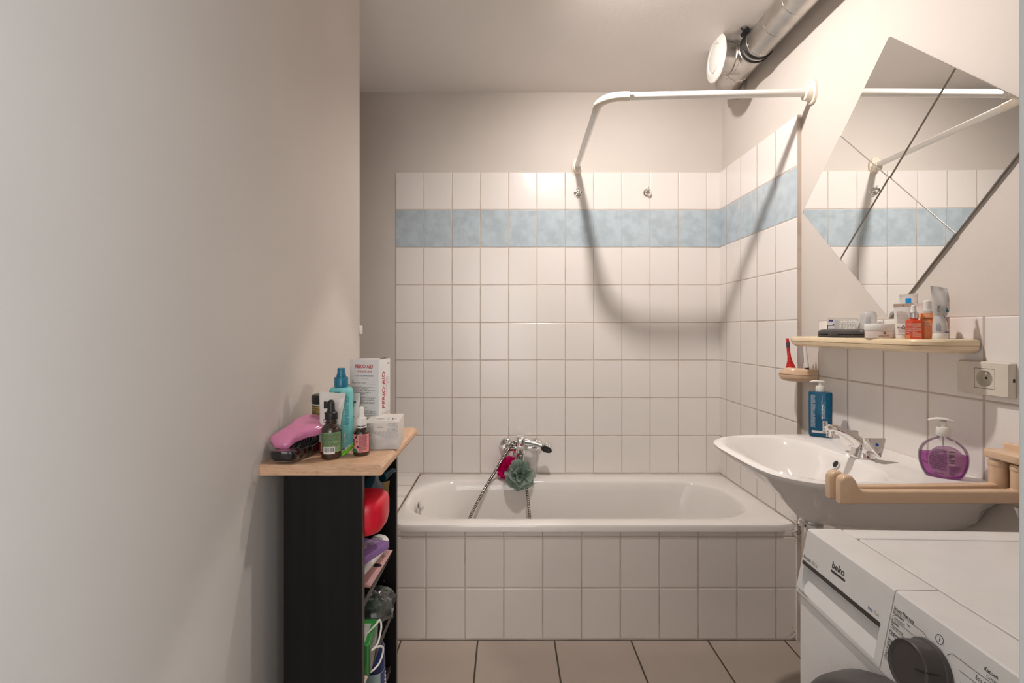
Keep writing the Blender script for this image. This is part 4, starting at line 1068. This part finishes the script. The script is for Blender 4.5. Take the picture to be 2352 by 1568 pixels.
G().patch(lambda u, v: V((u, v, .0163)), .0, .045, -.035, .015).build('white_patch', WHL, pb, 0)
G().lines(lambda u, v: V((u, v, .0163)), .02, .062, .02, .052, 5, .35, .3, 3).build('print', WHL, pb, 0)
wt = thing('lotion_tube', 'white printed lotion tube lying under the purple carton in the tower', 'tube', (-.322, 1.178, .6745), rot=(R(90), 0, R(-6)))
ob = G().loft([sring(.004, .004, 28, 2, -.030), sring(.018, .014, 28, 2.2, -.028), sring(.024, .019, 28, 2.2, -.018), sring(.025, .020, 28, 2.2, .0), sring(.025, .016, 28, 2.3, .09), sring(.025, .006, 28, 2.5, .145), sring(.025, .0012, 28, 3, .165), sring(.025, .0012, 28, 3, .178)])
ob.build('tube_body', WTUBE, wt, 40)
fnw = lambda u, v: V((u, .0205 * math.sqrt(max(0, 1 - (u / .0255) ** 2)) * max(.15, 1 - max(0, v) / .2) + .0006, v))
g = G().lines(lambda u, v: fnw(-u, v), -.015, .020, .0, .045, 11, .45, .2, 4); g.build('fine_print', BLACK_INK, wt, 0)
G().text('PU', lambda u, v: fnw(v, -u), -.088, -.008, .026, bold=.0, align='LEFT').build('brown_lettering', mat('tan_ink', rgb(176, 120, 92), .5), wt, 0)
pk = thing('paper_card', 'pink card with a dark oval hole lying in the storage tower', 'card', (-.335, 1.13, .638), rot=(R(3), R(4), R(-4)))
PKC = mat('pink_card', rgb(206, 158, 156), .6, vary=.03)
G().rbox(-.03, .034, -.068, .095, 0, .0012, .001, .0004).build('card_body', PKC, pk, 30)
G().loft([sring(.013, .0075, 20, 2, .00135, .018, .02), sring(.0125, .007, 20, 2, .0016, .018, .02)]).build('oval_hole', BLACK_INK, pk, 0)
G().lines(lambda u, v: V((u, v, .0014)), .004, .03, .055, .088, 8, .4, .3, 5).build('fine_print', GREYI, pk, 0)
FILM = clearmat('crinkled_film', (.95, .96, .95, 1), .10, rgb(236, 238, 236), .12, 2.4)
pb2 = thing('plastic_bag', 'crumpled clear plastic bag with dark green contents in the storage tower', 'bag', (-.350, 1.195, .512))
lump(.062, .045, .042, 30, 20, .30, 8).build('film', FILM, pb2, 20)
lump(.042, .034, .030, 20, 14, .25, 5, T(-.008, 0, -.006)).build('dark_contents', mat('dark_green_stuff', rgb(28, 62, 44), .5, vary=.3, vscale=60), pb2, 40)
gp = thing('blister_pack', 'green and white plastic-wrapped carton sticking out of the tower under the clear bag', 'pack', (-.345, 1.045, .4725), 4)
GRNP = mat('green_card', rgb(58, 178, 72), .4, vary=.05)
G().rbox(-.045, .048, -.040, .052, 0, .066, .004, .002).build('carton', GRNP, gp, 30)
G().rbox(-.0465, .0505, -.0415, .0545, .0, .068, .005, .003).build('clear_wrap', clearmat('wrap_film', (.94, .95, .94, 1), .04, (1, 1, 1, 1), .05), gp, 30)
Fg = lambda u, v: V((u, -.0404, v)); Sg = lambda u, v: V((.0484, u, v)); Tg = lambda u, v: V((u, v, .0664))
G().patch(Sg, -.030, .040, .006, .042).patch(Tg, -.03, .038, -.03, .035).build('white_panel', WHL, gp, 0)
G().lines(Sg, -.025, .036, .010, .040, 7, .35, .2, 2).lines(Tg, -.026, .03, -.026, .03, 7, .25, .4, 7).build('print', GREYI, gp, 0)
cb = thing('charging_cable', 'white cable looped in front of the green wrapped carton in the tower', 'cable', (-.300, 1.03, .50))
pts = spline([(-.09, .0, .02), (-.03, .0, .028), (.004, .028, .048), (.012, .044, .052), (.0165, .036, .034), (.012, .0, .018), (-.03, -.014, .008), (-.05, .0, .002), (-.01, .02, .0), (.014, .048, -.010), (.0165, .052, -.028), (.010, .03, -.042), (-.01, .0, -.040), (-.04, -.02, -.02)], 8)
G().tube(pts, .0022, 8).build('cable', WHITE_PL, cb)
wb = thing('paper_leaflet', 'folded off-white leaflet on the third shelf board, next to the looped cable', 'leaflet', (-.325, 1.015, .4725), 0)
G().rbox(-.05, .030, -.034, .028, 0, .0025, .001, .0008).rbox(-.05, .027, -.034, .026, .0025, .005, .001, .0008).build('sheets', mat('off_white_paper', rgb(222, 208, 194), .7, vary=.05), wb, 30)
bb = thing('shower_gel_bottle', 'navy blue bottle with a pale base at the bottom of the tower', 'bottle', (-.332, 1.165, .3224))
NAVY = mat('navy_plastic', rgb(26, 44, 96), .3, vary=.05, coat=.2)
G().loft([sring(.026, .022, 32, 2.5, 0), sring(.030, .026, 32, 2.5, .004), sring(.031, .027, 32, 2.5, .02), sring(.031, .027, 32, 2.5, .060)]).build('bottle_body', mat('pale_teal', rgb(176, 196, 194), .3), bb)
G().loft([sring(.0316, .0276, 32, 2.5, .058), sring(.032, .028, 32, 2.5, .062), sring(.031, .027, 32, 2.5, .105), sring(.026, .022, 32, 2.4, .118), sring(.014, .014, 32, 2, .122), sring(.014, .014, 32, 2, .130)]).build('upper_body', NAVY, bb)
G().patch(lambda u, v: V((.0315 * (1 - abs(u / .0275) ** 2.5) ** .4 + .0004, u, v)), -.018, .016, .0, .056, 10, 1).build('label', mat('navy_label', rgb(62, 70, 128), .5), bb)
G().tube(spline([V((.0325, y, z)) for y, z in ((-.002, .010), (.006, .016), (-.005, .020), (.005, .026), (-.004, .030), (.006, .036), (-.003, .041), (.004, .047))], 5), .0009, 6).build('script_lettering', WHL, bb, 0)

# ------------------------------------------------------------------ toiletries on the cream wall shelf
fz_ = WSZ + .0003
TPW = mat('toothpaste_foil', rgb(206, 200, 196), .32, vary=.02, coat=.2)
tp = thing('toothpaste_tube', 'crumpled grey-white paste tube standing on its cap on the cream shelf', 'tube', (1.063, 1.166, fz_), -36); tp.scale = (.80, .80, 1)
G().lathe([(.0185, 0), (.0195, .002), (.0185, .014), (.018, .0155)], 36).build('cap', WHITE_PL, tp)
rs = []
for z, a, b, x, y, tw_ in ((.0155, .0185, .0175, 0, 0, 0), (.026, .0190, .017, 0, 0, 0), (.038, .0175, .014, -.001, .001, 4), (.050, .0150, .0085, -.0005, .003, 14), (.058, .0160, .0065, .001, .003, 12), (.070, .0195, .010, .0015, 0, 0), (.085, .0205, .0095, .001, -.002, -5), (.100, .0205, .0065, .0, -.002, -4), (.115, .020, .003, -.002, 0, 0), (.1235, .0195, .0012, -.003, .001, 3), (.129, .0195, .0011, -.0035, .002, 6)):
    rs.append([RZ(tw_) @ V((p.x + x, p.y + y + .0022 * math.sin(p.x * 260 + z * 90) * min(1, z / .05 - .3 if z > .02 else 0), z + (.0035 * -p.x / .02 if z > .12 else 0))) for p in sring(a, b, 44, 2.2, z)])
G().loft(rs).build('tube_body', TPW, tp, 30)
tf = lambda u, v: V((u, -.0192 * math.sqrt(max(.02, 1 - (u / .0215) ** 2)) * (1 if v < .04 else .6) - .0012, v))
NAVYI = mat('navy_print', rgb(52, 52, 110), .5)
tf2 = lambda u, v: V((u, -.0125 * math.sqrt(max(.05, 1 - (u / .022) ** 2)) - .0008, v))
g = G().text('CITRE', tf2, -.0035, .066, .0062, 'LEFT', rot=88, bold=.02).lines(lambda u, v: tf2(v, u), .082, .112, .0160, .0178, 1, .6, .05, 8).patch(lambda u, v: tf(u, v), .009, .0185, .0165, .0185, 4, 1)
g.tube([tf2(.006, .062), tf2(.007, .057), tf2(.0115, .050), tf2(.016, .046)], .0006, 6)
g.lines(lambda u, v: tf(v, u), .020, .040, -.011, .000, 6, .4, .3, 5)
g.build('navy_lettering', NAVYI, tp, 0)
G().add([tf2(.011, .066), tf2(.0185, .0655), tf2(.0185, .077), tf2(.0115, .077), tf2(.0135, .0715)], [(0, 1, 2, 3, 4)]).build('teal_flag', mat('teal_print2', rgb(32, 116, 128), .5), tp, 0)

ORG = mat('orange_plastic', rgb(248, 152, 92), .3, vary=.02, coat=.15)
ob_ = thing('serum_bottle', 'pale orange bottle with a white cap, right behind the crumpled grey-white tube', 'bottle', (1.066, 1.204, fz_), -38); ob_.scale = (.85, .85, 1)
G().loft([sring(.0165, .013, 36, 2.6, 0), sring(.0180, .0145, 36, 2.6, .002), sring(.0180, .0145, 36, 2.6, .064), sring(.0172, .0138, 36, 2.5, .0655)]).build('bottle_body', ORG, ob_)
g = G().loft([sring(.0176, .0142, 36, 2.6, .0652), sring(.0178, .0144, 36, 2.6, .0665), sring(.0178, .0144, 36, 2.6, .072), sring(.012, .012, 36, 2.1, .0735)])
g.lathe([(.0105, .073), (.0108, .0745), (.0105, .095), (.0085, .0975), (.003, .098)], 32); g.build('pump_cap', WHITE_PL, ob_)
of = lambda u, v: V((u, -.0145 * (1 - min(.95, abs(u / .018)) ** 2.6) ** (1 / 2.6) - .0005, v))
PALEO = mat('cream_print', rgb(252, 226, 206), .5)
G().text('CURA', of, -.001, .0555, .0078, bold=.01).text('VITAMIN C', of, -.001, .041, .0058).text('EXPERT', of, -.0005, .0345, .0058).text('ESSENCE', of, -.001, .0295, .0040).build('pale_lettering', PALEO, ob_, 0)
G().patch(of, -.011, .009, .0500, .0525, 8, 1).build('brown_bar', mat('brown_print', rgb(160, 92, 52), .5), ob_, 0)
ob2 = thing('cosmetic_box', 'slim orange carton whose top corner shows behind the pale orange bottle', 'box', (1.098, 1.232, fz_), -30); ob2.scale = (.85, .85, 1)
G().rbox(-.016, .016, -.010, .010, 0, .093, .001, .0006).build('carton', ORG, ob2, 30)

REDO = mat('red_orange_glass', rgb(232, 74, 34), .12, vary=.03, coat=.5)
sr = thing('dropper_bottle', 'square red-orange serum bottle with a silver collar and a white dropper', 'bottle', (1.033, 1.2075, fz_), -38); sr.scale = (.80, .80, 1)
g = G().rbox(-.0205, .0205, -.0155, .0155, 0, .0475, .004, .0025); g.lathe([(.013, .046), (.0118, .049), (.0112, .0525)], 32)
g.build('bottle_body', REDO, sr)
G().lathe([(.0128, .0525), (.0131, .0532), (.0131, .066), (.0124, .067), (.006, .0672)], 36).build('metal_collar', mat('silver_collar', (.75, .73, .72, 1), .18, 1.0, vary=.02), sr)
G().lathe([(.0086, .0668), (.0078, .070), (.0068, .074), (.0066, .081), (.0058, .0845), (.0035, .0865), (.0005, .087)], 28).build('rubber_bulb', WHITE_PL, sr)
sf = lambda u, v: V((u, -.0159, v))
g = G().lines(sf, -.003, .0185, .004, .040, 15, .4, .15, 4).text('CURA', sf, -.0198, .0335, .0064, 'LEFT', bold=.01).text('VITAMIN C', sf, -.0198, .0235, .0040, 'LEFT', bold=.02).text('EXPERT', sf, -.0198, .0190, .0042, 'LEFT', bold=.02).lines(sf, -.0198, -.011, .0148, .0172, 1, .6, .1, 9)
g.build('pale_lettering', PALEO, sr, 0)
G().patch(sf, -.0200, -.0095, .0015, .0108).build('label_corner', mat('apricot_print', rgb(246, 164, 96), .5), sr, 0)

GIB = mat('bluish_white', rgb(236, 230, 224), .3, vary=.01, coat=.2)
BLU = mat('sky_blue_print', rgb(0, 156, 236), .4)
w1 = tube_thing('white tube with a tan crimped end and dense back print', (1.041, 1.248, fz_), -38, .0165, .041, .092, WHITE_PL, .012, GIB)
fn = tubefn(.0165, .041, .092, .012)
g = G().lines(fn, -.0135, .0135, .040, .072, 16, .38, .12, 2).lines(fn, -.011, .012, .014, .024, 8, .4, .2, 3)
g.build('fine_print', mat('taupe_print', rgb(176, 150, 138), .6), w1, 0)
G().patch(lambda u, v: V((u, -.0016, v)), -.0202, .0202, .0845, .0915).build('crimp_band', mat('tan_band', rgb(216, 188, 172), .5), w1, 0)
g = G()
for k in range(3):
    a = 90 + 120 * k; x, y = .0045 * math.cos(R(a)), .0045 * math.sin(R(a)); b = a + 120; x2, y2 = .0045 * math.cos(R(b)), .0045 * math.sin(R(b))
    g.tube([fn(-.001 + x, .030 + y), fn(-.001 + x2, .030 + y2)], .0005, 5)
g.lines(fn, -.013, -.006, .027, .032, 2, .5, .1, 5).lines(fn, -.012, .006, .0245, .0265, 1, .5, .1, 9).patch(lambda u, v: V((u, -.0018, v)), -.0005, .0005, .0855, .0895)
g.build('symbol_print', mat('dark_brown_print', rgb(80, 60, 52), .6), w1, 0)
w2 = tube_thing('tall white tube with a bright blue square near its crimped end', (1.078, 1.276, fz_), -40, .016, .039, .119, WHITE_PL, .014, GIB, group='white tubes with a blue square')
fn2 = tubefn(.016, .039, .119, .014)
G().patch(fn2, -.0062, .0052, .0945, .1080, 6, 1).build('blue_square', BLU, w2, 0)
G().text('LA ROCHE-POSAY', fn2, 0, .0895, .0036, sx=.85).build('pale_print', mat('rose_print', rgb(206, 182, 172), .5), w2, 0)
w3 = tube_thing('small white tube with a blue square behind the red-orange serum bottle', (1.098, 1.252, fz_), -40, .015, .036, .094, WHITE_PL, .012, GIB, group='white tubes with a blue square')
fn3 = tubefn(.015, .036, .094, .012)
G().patch(fn3, .0010, .0120, .0640, .0745, 6, 1).build('blue_square', BLU, w3, 0)

JARM = mat('blush_jar', rgb(232, 214, 204), .16, vary=.01, coat=.4)
jar = thing('cream_jar', 'wide white cream jar with brown lettering on the cream shelf', 'jar', (1.021, 1.302, fz_), -40); jar.scale = (.92, .92, 1)
G().lathe([(.034, 0), (.0362, .002), (.0365, .004), (.0365, .019), (.034, .0205)], 56).build('jar_body', JARM, jar)
G().lathe([(.0365, .0205), (.0372, .0215), (.0372, .037), (.0358, .0392), (.03, .040)], 56).build('lid', WHITE_PL, jar)
jf = cyl(.0365, 0, .0004)
G().text('SENSITIVE', jf, .012, .0045, .0066, sx=.95, bold=.004).build('brown_lettering', mat('brown_print2', rgb(128, 84, 62), .5), jar, 0)
g = G()
for i in range(20):
    a, b = 2 * math.pi * i / 20, 2 * math.pi * (i + 1) / 20
    g.add([jf(.013, .0145), jf(.013 + .0032 * math.cos(a), .0145 + .0032 * math.sin(a)), jf(.013 + .0032 * math.cos(b), .0145 + .0032 * math.sin(b))], [(0, 1, 2)])
g.build('emblem', mat('plum_emblem', rgb(64, 46, 52), .5), jar, 0)
g = G().tube([jf(.0122, .0165), jf(.0122, .0125)], .0003, 5).tube([jf(.0148, .0163), jf(.0126, .0145), jf(.0148, .0127)], .0003, 5); g.build('emblem_letter', WHL, jar, 0)

CASE = mat('charcoal_case', rgb(64, 58, 55), .42, vary=.05)
cs = thing('toiletry_case', 'long flat dark grey plastic case lying along the shelf front', 'case', (1.0245, 1.441, fz_), -90); cs.scale = (1.06, 1.0, 1)
def capsule(hx, hy, z, n=48): return sring(hx, hy, n, 4.0, z)
g = G().loft([capsule(.092, .024, 0), capsule(.096, .028, .002), capsule(.0965, .0285, .0085), capsule(.0945, .0265, .0095)])
g.build('case_base', CASE, cs)
g = G().loft([capsule(.0945, .0265, .0097), capsule(.0970, .029, .0107), capsule(.0965, .0285, .0165), capsule(.093, .026, .0215), capsule(.084, .020, .0245), capsule(.06, .010, .0255)])
g.build('lid', CASE, cs)
G().rbox(-.030, .012, -.0305, -.026, .0035, .0135, .002, .0012).build('clasp', CASE, cs)
FROST = clearmat('frosted_plastic', (.95, .95, .96, 1), .5, rgb(248, 248, 248), .25, .5)
fc = thing('deodorant_cap', 'upright frosted roll-on container with a rounded top on the cream shelf', 'container', (1.092, 1.436, fz_)); fc.scale = (1, 1, 1.17)
G().lathe([(.0195, 0), (.0205, .002), (.0208, .040), (.0205, .056), (.0185, .063), (.014, .0672), (.007, .069), (.001, .0693)], 40).build('outer_shell', FROST, fc)
G().lathe([(.006, .004), (.007, .008), (.0068, .050), (.004, .054)], 24).build('inner_stem', mat('grey_blue_plastic', rgb(170, 176, 186), .4), fc)
pkx = thing('blister_pack', 'clear plastic pack with a blue and white card behind the dark case', 'pack', (1.085, 1.538, fz_), -44)
G().loft([[V((x, y, z)) for x, z in pr] for y, pr in ((-.010, ((-.040, .006), (.034, .006), (.040, .012), (.040, .050), (.034, .057), (-.040, .057))), (.012, ((-.042, 0), (.040, 0), (.046, .008), (.046, .054), (.038, .062), (-.042, .062))))]).build('clear_tray', clearmat('blister_film', (.92, .93, .93, 1), .16, (1, 1, 1, 1), .05, 1.4), pkx, 25)
g = G()
q = random.Random(6)
for k in range(7):
    x = -.004 + .0062 * k
    g.tube(spline([(x, 0, .006), (x + q.uniform(-.003, .003), -.003, .026), (x + q.uniform(-.002, .004), .0, .040)], 4), .0016, 8)
    g.tube([(x + .006 * math.cos(a * .7), .0, .044 + .006 * math.sin(a * .7)) for a in range(10)], .0009, 6)
g.build('floss_picks', clearmat('pick_plastic', (.93, .94, .95, 1), .35, (1, 1, 1, 1), .1), pkx)
Ck = lambda u, v: V((u, -.0106, v))
G().patch(lambda u, v: V((u, .006, v)), -.039, -.008, .002, .060).patch(Ck, -.0395, -.0195, .0065, .0565).build('card', WHL, pkx, 0)
C2 = lambda u, v: V((u, -.0109, v))
g = G().add([C2(-.036, .0505), C2(-.0335, .0565), C2(-.022, .0565), C2(-.0235, .0505)], [(0, 1, 2, 3)]).add([C2(-.0325, .0395), C2(-.038, .0365), C2(-.026, .0365)], [(0, 1, 2)]).add([C2(-.021, .0430), C2(-.028, .0365), C2(-.0195, .0365)], [(0, 1, 2)]).patch(C2, -.0395, -.0370, .0270, .0395)
g.build('purple_print', mat('violet_print', rgb(72, 64, 140), .5), pkx, 0)
g = G().add([C2(-.0392, .0068), C2(-.0290, .0068), C2(-.0225, .0200), C2(-.0192, .0270), C2(-.0392, .0270)], [(0, 1, 2, 3, 4)]); g.build('blue_print', mat('azure_print', rgb(48, 142, 214), .5), pkx, 0)
# ------------------------------------------------------------------ in the toothbrush holder
REDF = mat('red_foil', rgb(206, 40, 44), .28, .25, vary=.12, vscale=90, coat=.3)
rt = thing('toothpaste_tube', 'squeezed red toothpaste tube standing in the toothbrush holder', 'tube', (XT - .058, 1.790, 1.0555), -30)
G().loft([sring(.0175, .0165, 28, 2, 0), sring(.0175, .0165, 28, 2, .008), sring(.0145, .0125, 28, 2.2, .018, -.001), sring(.0085, .0065, 28, 2.2, .036, -.0035), sring(.0062, .0042, 28, 2.2, .052, -.0055), sring(.0056, .0032, 28, 2.2, .080, -.0085), sring(.0058, .0022, 28, 2.2, .100, -.0095), sring(.004, .0012, 28, 2.4, .121, -.011)]).build('tube_body', REDF, rt, 50)
G().loft([sring(.0059, .0032, 20, 2.2, .086, -.0089), sring(.0062, .0028, 20, 2.2, .105, -.0098)]).build('dark_print', mat('smoky_print', rgb(84, 70, 84), .4), rt)
fs = thing('toothbrush_sleeve', 'crinkled clear sleeve standing upright in the toothbrush holder, behind the red tube', 'sleeve', (XT - .045, 1.752, 1.055), -35)
lump(.0095, .005, .058, 20, 18, .16, 4, T(0, 0, .056)).build('film', clearmat('sleeve_film', (.88, .87, .88, 1), .3, rgb(220, 212, 214), .08, 1.5), fs, 25)
tb = thing('toothbrush', 'white toothbrush with a black band near its foot, leaning in the toothbrush holder', 'toothbrush', (XT - .032, 1.733, 1.054), rot=(R(0), R(-5), R(-35)))
G().loft([sring(.0068, .006, 24, 2.2, 0), sring(.0068, .006, 24, 2.2, .03), sring(.0062, .0055, 24, 2.2, .06), sring(.0045, .004, 24, 2.2, .10), sring(.003, .003, 24, 2, .118)]).build('handle', WHITE_PL, tb)
G().loft([sring(.0071, .0063, 24, 2.2, .004), sring(.0071, .0063, 24, 2.2, .0165)]).build('black_band', BLKP, tb)
G().loft([sring(.0072, .0064, 24, 2.2, .0), sring(.0072, .0064, 24, 2.2, .004)]).build('copper_ring', mat('copper_ring', rgb(200, 140, 110), .3, .4), tb)

# ------------------------------------------------------------------ bottles on the washbasin
dz = BZ + .0023
BLUL = clearmat('blue_gel', (.10, .52, .68, 1), .55, rgb(6, 128, 176), .05, 1.0)
bl = thing('soap_dispenser', 'tall clear blue pump bottle standing in the far corner of the washbasin', 'soap dispenser', (1.043, 1.582, dz), -35); bl.scale = (.90, .9, 1)
def bb(hx, hy, z): return rring(hx, hy, min(hx, hy) * .6, z, 7)
G().loft([bb(.033, .019, 0), bb(.0355, .0215, .003), bb(.0365, .0225, .01), bb(.0372, .0225, .143), bb(.036, .0215, .147), bb(.017, .0145, .1485)]).build('bottle_body', BLUL, bl)
G().loft([bb(.033, .019, .006), bb(.0345, .0203, .012), bb(.0348, .0203, .072)]).build('gel', clearmat('blue_gel_inner', (.30, .66, .84, 1), .3, rgb(16, 136, 196), .05, .5), bl)
g = G().lathe([(.0148, .1485), (.0152, .150), (.0150, .165), (.0138, .1675), (.006, .168)], 36)
g.lathe([(.0068, .167), (.0066, .180)], 20)
g.loft([rring(.012, .008, .006, .179, 5, .001), rring(.014, .009, .007, .1805, 5, .0), rring(.014, .009, .007, .1835, 5, .0), rring(.010, .006, .005, .185, 5, .0)])
g.tube([(-.008, 0, .182), (-.022, 0, .1815), (-.033, 0, .1785)], [.0058, .0046, .0032], 12, flat=.7)
g.build('pump', WHITE_PL, bl)
bfm = lambda u, v: V((u, -.0229, v))
WPR = mat('white_print', rgb(206, 222, 232), .5)
g = G().lines(bfm, -.029, -.0145, .030, .139, 40, .42, .1, 7).lines(lambda u, v: bfm(v, u), .062, .142, .0035, .0165, 7, .45, .5, 3)
g.build('fine_print', WPR, bl, 0)
bsd = lambda u, v: V((.0376, u, v))
g = G().patch(bfm, .0040, .0080, .060, .070).patch(bfm, .0045, .0085, .086, .108).patch(bfm, .0045, .0080, .0765, .081)
g.build('white_lettering', WPR, bl, 0)
G().patch(bfm, -.026, .0165, .0135, .0210).patch(bfm, .0075, .0225, .0135, .0545).build('barcode_panel', WHL, bl, 0)
G().bars(lambda u, v: bfm(u, v) + V((0, -.0003, 0)), .0095, .0185, .036, .052, 12, 4, False).bars(lambda u, v: bfm(u, v) + V((0, -.0003, 0)), .0095, .0185, .027, .0315, 5, 6, False).build('barcode', BLACK_INK, bl, 0)

pd = thing('soap_dispenser', 'round clear pump bottle half full of purple soap on the washbasin deck', 'soap dispenser', (1.052, 1.146, dz), -38); pd.scale = (.78, .85, 1)
def fl_ring(z, k=1.0, off=0.0):
    t = (z - .047) / .056
    w = .0605 * (1 - min(.999, abs(t)) ** 2.3) ** (1 / 2.3) if z > .012 else .049 + (z / .012) * .006
    w = max(w, .016); d = .0275 * (1 - (max(0, z - .045) / .062) ** 2 * .55)
    return sring(w * k - off, min(d, w) * k - off, 48, 2.35, z)
zs = [0, .003, .007, .012, .018, .026, .036, .047, .058, .068, .077, .085, .091, .096, .100]
def squash(w, d): return w, d
body = []
prof = [(0, .040, .020), (.003, .0445, .0235), (.009, .049, .0255), (.018, .0535, .0272), (.030, .0578, .0280), (.044, .0598, .0280), (.056, .0588, .0275), (.066, .0555, .0262), (.075, .0495, .0245), (.083, .0405, .0220), (.089, .0300, .0195), (.0925, .0190, .0160), (.096, .0150, .0150), (.101, .0150, .0150)]
def pr_at(z):
    for (a, w, d), (b, w2, d2) in zip(prof, prof[1:]):
        if z <= b: t = (z - a) / (b - a); return w + (w2 - w) * t, d + (d2 - d) * t
    return prof[-1][1:]
G().loft([sring(w, d, 56, 2.2, z) for z, w, d in prof], True, False).build('bottle_shell', clearmat('clear_shell', (.985, .98, .985, 1), .04, (1, 1, 1, 1), .03, .8), pd)
PUR = clearmat('purple_soap', (.80, .42, .78, 1), .28, rgb(196, 84, 190), .1, .4)
G().loft([sring(pr_at(z)[0] - .0022, pr_at(z)[1] - .0022, 56, 2.2, z) for z in (.003, .006, .012, .02, .03, .04, .05, .0555)]).build('liquid_soap', PUR, pd)
g = G().lathe([(.0168, .0985), (.0178, .100), (.0175, .117), (.016, .1195), (.008, .120)], 36)
g.lathe([(.0085, .119), (.0085, .134)], 24)
g.loft([[V((x, p.x, p.y + zc)) for p in sring(hw, hh, 20, 2.2)] for x, zc, hw, hh in ((.0245, .1345, .004, .0012), (.018, .1360, .009, .0025), (.004, .1385, .0115, .0034), (-.014, .1385, .0105, .0034), (-.028, .1362, .0075, .0028), (-.036, .1335, .0045, .002))])
g.lathe([(.0022, .01), (.0022, .1)], 10)
g.build('pump', WHITE_PL, pd)
def lf(e):
    def f(u, v):
        w, d = pr_at(v); x = min(.98, abs(u / w)); return V((u, -d * (1 - x ** 2.2) ** (1 / 2.2) - e, v))
    return f
LABM = clearmat('lilac_label', (.85, .7, .83, 1), .8, rgb(206, 164, 194), .2, .6)
gl = G(); n = 40
cxl, czl = .004, .0415
def lp(a, r): return (cxl + r * .0415 * sgn(math.cos(a)) * abs(math.cos(a)) ** .9, czl + r * .0365 * sgn(math.sin(a)) * abs(math.sin(a)) ** .9)
for j in range(8):
    for i in range(n):
        a, b = 2 * math.pi * i / n, 2 * math.pi * (i + 1) / n
        q4 = [lp(a, j / 8), lp(b, j / 8), lp(b, (j + 1) / 8), lp(a, (j + 1) / 8)]
        gl.add([lf(.0006)(*p) for p in q4], [(0, 1, 2, 3)])
gl.build('label', LABM, pd)
PINK_D = mat('mauve_print', rgb(96, 52, 92), .5)
g = G()
for k in range(19):
    v = .0680 - .0026 * k; hw = math.sqrt(max(0, 1 - ((v - czl) / .0365) ** 2)) * .0385
    if v > .0155: g.lines(lf(.001), cxl - hw, .0075, v - .0013, v + .0013, 1, .5, .08, k + 3)
for k in range(9):
    v = .0300 - .0024 * k; hw = math.sqrt(max(0, 1 - ((v - czl) / .0365) ** 2)) * .038
    g.lines(lf(.001), .011, cxl + hw - .001, v - .0012, v + .0012, 1, .5, .1, k + 40)
g.text('300 ml e', lf(.001), -.011, .0095, .0058, bold=.006)
g.build('fine_print', PINK_D, pd, 0)
G().patch(lf(.0009), .0095, .0235, .0335, .0690, 4, 10).build('barcode_panel', mat('rose_panel', rgb(222, 196, 206), .5), pd, 0)
G().bars(lf(.0012), .0098, .0232, .036, .067, 15, 8, False).build('barcode', PINK_D, pd, 0)

# small switch on the end of the left wall
sw = thing('wall_switch', 'tiny white plastic clip at the wall corner above the storage tower', 'switch', (-.4957, 1.6, 1.2075))
G().loft([rring(.014, .0095, .003, 0), rring(.0138, .0095, .003, .005), rring(.0125, .008, .003, .0066)], M=RY(90) @ RZ(0) @ T(0, -.001, 0)).build('switch_body', WHITE_PL, sw)

# ------------------------------------------------------------------ light, camera, view
sp = bpy.data.lights.new('spot_lamp', 'SPOT'); sp.energy = 68; sp.color = (1.0, .93, .875); sp.shadow_soft_size = .026
sp.spot_size = R(176); sp.spot_blend = 1
so_ = bpy.data.objects.new('spot_lamp', sp); COL.objects.link(so_); so_.location = LAMP; so_.rotation_euler = AIM.to_track_quat('-Z', 'Y').to_euler()
day = bpy.data.lights.new('window_daylight', 'AREA'); day.shape = 'RECTANGLE'; day.size, day.size_y = .9, 1.25
day.energy = 27; day.color = (.72, .88, 1.0)
do = bpy.data.objects.new('window_daylight', day); COL.objects.link(do); do.location = (1.015, -.75, 1.475); do.rotation_euler = (R(90), 0, R(90))
d2_ = bpy.data.lights.new('hall_fill_light', 'AREA'); d2_.shape = 'RECTANGLE'; d2_.size, d2_.size_y = 1.2, 1.5; d2_.energy = 20; d2_.color = (1.0, .95, .91)
do2 = bpy.data.objects.new('hall_fill_light', d2_); COL.objects.link(do2); do2.location = (.075, -1.765, 1.325); do2.rotation_euler = (R(90), 0, 0)
w = bpy.data.worlds.new('world'); w.use_nodes = True; SC.world = w
w.node_tree.nodes['Background'].inputs[0].default_value = (.75, .85, 1, 1); w.node_tree.nodes['Background'].inputs[1].default_value = .25

cam = bpy.data.cameras.new('camera'); co = bpy.data.objects.new('camera', cam); COL.objects.link(co)
cam.sensor_width = 36; cam.lens = 1091 / 2352 * 36; cam.shift_x = 11 / 2352; cam.shift_y = -26 / 2352; cam.clip_start = .02
co.location = (0, 0, 1.207); co.rotation_euler = (R(90), 0, 0)
SC.camera = co
vs = SC.view_settings; vs.view_transform = 'Standard'; vs.look = 'None'; vs.gamma = 1; vs.use_curve_mapping = False; vs.exposure = 0
cy = SC.cycles
cy.caustics_reflective = True; cy.caustics_refractive = False; cy.blur_glossy = 0.0
cy.max_bounces = 5; cy.diffuse_bounces = 3; cy.glossy_bounces = 4; cy.transparent_max_bounces = 16
cy.use_denoising = True; cy.sample_clamp_indirect = 0
cy.use_adaptive_sampling = True; cy.adaptive_threshold = .12; cy.adaptive_min_samples = 16
cy.use_guiding = True; cy.use_surface_guiding = True; cy.use_volume_guiding = False; cy.guiding_training_samples = 64; cy.guiding_roughness_threshold = .05
